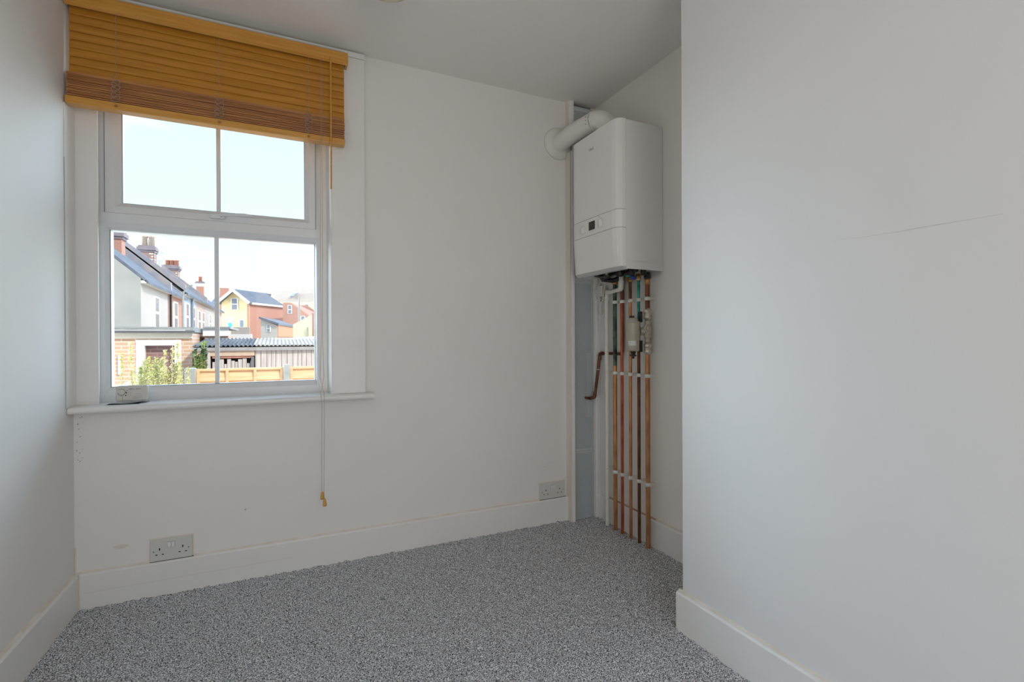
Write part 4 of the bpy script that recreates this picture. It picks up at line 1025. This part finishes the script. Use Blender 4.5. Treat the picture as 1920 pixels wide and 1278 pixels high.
# sized from where the stacks stand along the ridge
def stack_between(x0p, x1p, ytop, ybot, X, npots, label, potm, poth, mt=M_oldb, quoins=False, potr=0.16):
    # near corner faces the camera: width splits over the two visible faces
    mid = on_ridge((x0p+x1p)/2, ytop, X); dist = (mid-CAM).dot(_f)
    wpx = (x1p-x0p)/F_PX*dist
    wx = wpx*0.62; wy = wpx*0.62
    zt = mid.z; zb = on_ridge((x0p+x1p)/2, ybot, X).z-1.2
    pots = [((i-(npots-1)/2)*wx/max(npots, 1)*1.0, (i-(npots-1)/2)*wy/max(npots, 1)*-0.2, potr, poth) for i in range(npots)]
    return chimney(mid.x, mid.y, wx, wy, zb, zt, pots, potm, label, mt, quoins=quoins)
stack_between(196, 236, 433, 482, -7.6, 2, 'broad red brick chimney stack at the left edge of the window view', M_potpale, 0.7, M_redb)
stack_between(259, 296, 462, 520, -8.4, 2, 'chimney stack with two tall pale pots', M_potpale, 0.78, M_oldb, True, 0.2)
stack_between(305, 340, 498, 535, -8.5, 3, 'chimney stack with three short red pots', M_pot, 0.5, M_oldb, True, 0.2)
stack_between(366, 385, 528, 570, -8.0, 1, 'small red brick chimney stack with a single pot', M_pot, 0.6, M_redb, False, 0.2)

ae = empty('television_aerial', D(299, 500, 34), 'thin television aerial pole beside the two-pot chimney', 'aerial')
a_ = D(299, 508, 34); b_ = D(299, 436, 34)
MB().tube([a_, b_], 0.035, 6).build('mast', M_faint, ae)
m = MB()
for z_ in (0.35, 0.62): m.tube([a_+Vector((-0.25, 0, z_*2)), a_+Vector((0.25, 0, z_*2))], 0.02, 5)
m.build('crossbar', M_faint, ae)

def street_lamp(base, pts, label, head, r=0.06):
    s = empty('street_lamp', base, label, 'street lamp')
    MB().tube([base, pts[0]], r, 8).build('pole', M_conc, s)
    MB().tube(pts, r*0.8, 8).build('arm', M_conc, s)
    MB().box(head.x-0.28, head.x+0.28, head.y-0.12, head.y+0.12, head.z-0.07, head.z+0.06, bev=0.04).build('lamp_head', M_whitep, s)
dl = 24
q = [D(343, 556, dl), D(345, 547, dl), D(350, 540, dl), D(357, 535.5, dl), D(365, 533.5, dl), D(372, 533.5, dl)]
b0 = D(343, 556, dl); b0.z = GZ
street_lamp(b0, q, 'curved arm street lamp in front of the terrace', D(374, 534, dl), 0.05)
dl = 55
q = [D(561, 560, dl), D(561, 552, dl), D(559.5, 549, dl), D(557, 548, dl)]
b0 = D(561, 560, dl); b0.z = GZ
street_lamp(b0, q, 'thin street lamp in front of the brown-roofed building', D(556, 548, dl), 0.10)

# --- houses on the right, solid bodies at their own distance
def body(parent, name, foot, z0, tops, m_):
    """foot = plan corners, tops = height at each"""
    m = MB(); m.hexa([Vector((a[0], a[1], z0)) for a in foot], [Vector((a[0], a[1], t)) for a, t in zip(foot, tops)])
    return m.build(name, m_, parent)
def ppx(px, py, d): v = D(px, py, d); return v
def solve_depth(px, py, z):
    d = _f + _R*((px-960)/F_PX) - _U*((py-639)/F_PX); t = (z-CAM.z)/d.z; return CAM+d*t

# yellow gable house
A = D(416, 567, 60); B = D(468, 567, 60); ze = A.z
Cc = solve_depth(532, 573.5, ze)
Dd = A+(Cc-B)
yh = empty('gabled_house', (A.x, A.y, GZ), 'yellow brick gable-fronted house with slate roof and teal door', 'house')
body(yh, 'walls', [A.xy, B.xy, Cc.xy, Dd.xy], -3, [ze]*4, M_redb)
mid = (A+B)/2; mid2 = (Cc+Dd)/2; zr = D(441, 545, 60).z
n_ = (A-Dd).normalized()
m = MB(); fa = A+n_*0.05; fb = B+n_*0.05; fm = mid+n_*0.05
m.hexa([Vector((fa.x, fa.y, -3)), Vector((fb.x, fb.y, -3)), Vector((fb.x, fb.y, ze)), Vector((fm.x, fm.y, zr)), Vector((fa.x, fa.y, ze))],
       [Vector((a.x, a.y, z)) for a, z in ((A, -3), (B, -3), (B, ze), (mid, zr), (A, ze))])
m.build('yellow_front', M_yelb, yh)
m = MB(); f0 = n_*0.5
side = (B-A).normalized()
for s_, (P1, P2) in ((1, (B, Cc)), (-1, (A, Dd))):
    e1 = P1+f0+side*s_*0.25; e2 = P2+side*s_*0.25; r1 = mid+f0; r2 = mid2-n_*-0.0
    r2 = mid2 + n_*1.2 if s_ == 1 else mid2
    m.hexa([Vector((e1.x, e1.y, ze-0.2)), Vector((e2.x, e2.y, ze-0.2)), Vector((r2.x, r2.y, zr)), Vector((r1.x, r1.y, zr))],
           [Vector((e1.x, e1.y, ze)), Vector((e2.x, e2.y, ze)), Vector((r2.x, r2.y, zr+0.2)), Vector((r1.x, r1.y, zr+0.2))])
m.build('slate_roof', M_slate, yh)
m = MB()
for P1 in (A, B):
    s_ = 1 if P1 is B else -1
    m.bar(Vector((P1.x, P1.y, ze-0.1))+f0*1.05+side*s_*0.3, Vector((mid.x, mid.y, zr+0.05))+f0*1.05, 0.12, 0.30)
m.bar(Vector((B.x, B.y, ze-0.12))+side*0.3, Vector((Cc.x, Cc.y, ze-0.12))+side*0.3, 0.14, 0.22)
m.build('bargeboards', M_whitep, yh)
def z_of(py, d=60): return D(440, py, d).z
pA, pB = (A+n_*0.05), (B+n_*0.05)
far_window(yh, (pA.x, pA.y), (pB.x, pB.y), 0.34, 0.60, z_of(581), z_of(559))
far_window(yh, (pA.x, pA.y), (pB.x, pB.y), 0.64, 0.82, z_of(614), z_of(599), bars=1)
plate(yh, 'door_surround', (pA.x, pA.y), (pB.x, pB.y), 0.18, 0.42, z_of(614), z_of(595), M_whitep)
plate(yh, 'door', (pA.x, pA.y), (pB.x, pB.y), 0.24, 0.37, z_of(614), z_of(605), M_tealdoor, 0.06, 0.04)
plate(yh, 'corner_pier', (pA.x, pA.y), (pB.x, pB.y), 0.93, 1.0, -3, ze-0.2, M_redb, 0.06, 0.08)
hh = D(421, 548, 66)
ch = MB().box(hh.x-0.5, hh.x+0.5, hh.y-0.5, hh.y+0.5, hh.z-2.5, hh.z+0.55); ch.build('chimney', M_redb, yh)
bk = empty('slate_roofed_house', D(408, 580, 75), 'low slate roof house seen just left of the yellow gable', 'house')
A2 = D(396, 572, 74); B2 = D(424, 572, 74)
body(bk, 'walls', [A2.xy, B2.xy, (B2.x+2.5, B2.y+6), (A2.x+2.5, A2.y+6)], -3, [A2.z]*4, M_cream)
zt = D(410, 550, 76).z
m = MB(); m.hexa([Vector((A2.x-.3, A2.y-.3, A2.z)), Vector((B2.x+.3, B2.y-.3, B2.z)), Vector((B2.x+2.8, B2.y+6.3, A2.z)), Vector((A2.x+2.5, A2.y+6.3, A2.z))],
                 [Vector((A2.x+0.6, A2.y+3, zt)), Vector((B2.x+1.2, B2.y+3, zt)), Vector((B2.x+1.2, B2.y+3.1, zt)), Vector((A2.x+.6, A2.y+3.1, zt))]); m.build('slate_roof', M_slate, bk)

# grey yard fence on white wall in front of the yellow house
yf_ = empty('yard_wall', D(450, 630, 45), 'white yard wall topped by grey fence boards before the yellow house', 'yard wall')
a = D(427, 632, 45); b = D(471, 632, 45)
def wall_between(parent, name, a, b, z0, z1, th, m_):
    d = (b-a); d.z = 0; n = Vector((d.y, -d.x, 0)).normalized()*th
    m = MB(); m.hexa([Vector((v.x, v.y, z0)) for v in (a, b, b-n, a-n)], [Vector((v.x, v.y, z1)) for v in (a, b, b-n, a-n)]); return m.build(name, m_, parent)
wall_between(yf_, 'white_wall', a, b, GZ, D(450, 626, 45).z, 0.2, M_whitep)
wall_between(yf_, 'fence_boards', D(433, 626, 45.3), D(468, 626, 45.3), D(450, 628, 45).z, D(450, 613, 45).z, 0.08, mat('grey_fence', (0.42, 0.38, 0.34), 0.9, vary=0.08, scale=4, stretch=(6, 6, 1)))

# small extension with slate roof
ex = empty('lean_to_outhouse', D(505, 620, 40), 'small white gabled outhouse with slate roof and orange brick side', 'outbuilding')
a = D(489.5, 596, 40); b = D(520, 608, 40); zb_ = b.z; c = solve_depth(550, 608.6, zb_); c = D(550, 608.3, 47); c.z = zb_; d = a+(c-b)
body(ex, 'walls', [a.xy, b.xy, c.xy, d.xy], GZ, [a.z-0.08, zb_-0.08, zb_-0.08, a.z-0.08], M_redb)
nn = (a-d); nn.z = 0; nn.normalize()
body(ex, 'white_front', [(a+nn*0.08).xy, (b+nn*0.08).xy, b.xy, a.xy], GZ, [a.z-0.08, zb_-0.08, zb_-0.08, a.z-0.08], mat('grey_white_render', (0.46, 0.43, 0.39), 0.9, vary=0.05))
wd_ = Vector((c.y-b.y, -(c.x-b.x), 0)).normalized()
body(ex, 'orange_side', [b.xy, (b+wd_*0.06).xy, (c+wd_*0.06).xy, c.xy], D(520, 631, 40).z, [zb_-0.05]*4, mat('orange_render', (0.46, 0.20, 0.10), 0.8, vary=0.05))
m = MB(); o_ = nn*0.3
L = [a+o_-Vector((0.1, 0, 0)), b+o_+wd_*0.15, c+wd_*0.15, d]
m.hexa([Vector((v.x, v.y, v.z-0.06)) for v in L], [Vector((v.x, v.y, v.z+0.10)) for v in L]); m.build('slate_roof', M_slate, ex)
pa = a+nn*0.08; pb = b+nn*0.08
far_window(ex, (pa.x, pa.y), (pb.x, pb.y), 0.36, 0.60, D(505, 622, 40).z, D(505, 609, 40).z)

# yellow mono-pitch outhouse at the right
yo = empty('yellow_outhouse', D(565, 620, 34), 'yellow rendered wall with sloping top at right of the window view', 'outbuilding')
a = D(549.5, 608, 34); b = D(585, 589.5, 34); k_ = Vector((_f.x, _f.y, 0))*3
body(yo, 'walls', [a.xy, b.xy, (b+k_).xy, (a+k_).xy], GZ, [a.z, b.z, b.z, a.z], mat('yellow_render', (0.76, 0.68, 0.44), 0.9, vary=0.03))
body(yo, 'red_pier', [(b-_r*0.02).xy, (b+_r*0.16).xy, (b+_r*0.16+k_).xy, (b-_r*0.02+k_).xy], GZ, [b.z+0.12]*4, M_redb)
zz = D(577, 613, 34).z
v0 = D(577, 613, 33.9); MB().tube([Vector((v0.x, v0.y, GZ)), v0], 0.05, 8).build('vent_pipe', M_greyr, yo)
pr_ = empty('pale_flat_roof', D(550, 632, 26), 'pale flat garage roof between the shed and outhouses', 'roof')
a = D(500, 636, 22); b = D(600, 636, 22); k_ = Vector((_f.x, _f.y, 0))*8
body(pr_, 'roof_slab', [a.xy, b.xy, (b+k_).xy, (a+k_).xy], GZ, [a.z, a.z, a.z+0.25, a.z+0.25], mat('pale_roof', (0.66, 0.64, 0.58), 0.8, vary=0.03))

# red brick building behind
rb = empty('red_brick_house', D(545, 590, 62), 'red brick house with sash windows beyond the outhouse roof', 'house')
a = D(530, 567, 62); b = D(545, 567, 62); c = D(578, 590, 62); k_ = Vector((_f.x, _f.y, 0))*5
body(rb, 'walls', [a.xy, b.xy, c.xy, (c+k_).xy, (b+k_).xy, (a+k_).xy], -3, [a.z, b.z, c.z, c.z, b.z, a.z], M_redb)
far_window(rb, (a.x, a.y), (c.x, c.y), 0.20, 0.36, D(543, 588, 62).z, D(543, 572, 62).z)
far_window(rb, (a.x, a.y), (c.x, c.y), 0.70, 0.88, D(567, 600, 62).z, D(567, 592, 62).z, bars=1)
# brown roofed building
br = empty('brown_roofed_building', D(560, 570, 85), 'long yellow building with broad brown tiled roof on the skyline', 'building')
a = D(520, 566.5, 85); b = D(640, 565, 85); k_ = Vector((_f.x, _f.y, 0))*14
body(br, 'walls', [a.xy, b.xy, (b+k_).xy, (a+k_).xy], -3, [a.z]*4, M_yelb)
m = MB(); k2 = Vector((_f.x, _f.y, 0))*7
e0 = a-_r*4.5; e1 = b+_r*1
r0 = D(478, 548, 92); r1 = D(590, 540, 92); r2 = D(650, 537, 92)
def zz_(v, z): return Vector((v.x, v.y, z))
m.hexa([zz_(e0, a.z-0.2), zz_(e1, a.z-0.2), zz_(e1+k_, a.z-0.2), zz_(e0+k_, a.z-0.2)], [r0, r2, r2+Vector((0.2, 0.4, 0)), r0+Vector((0.2, 0.4, 0))])
m.build('tiled_roof', M_tile, br)
MB().bar(D(547, 556, 86.5), D(556, 548, 89), 0.5, 0.2).build('roof_window', M_winglass, br)
far_window(br, (a.x, a.y), (b.x, b.y), 0.42, 0.50, D(572, 583, 85).z, D(572, 570, 85).z)
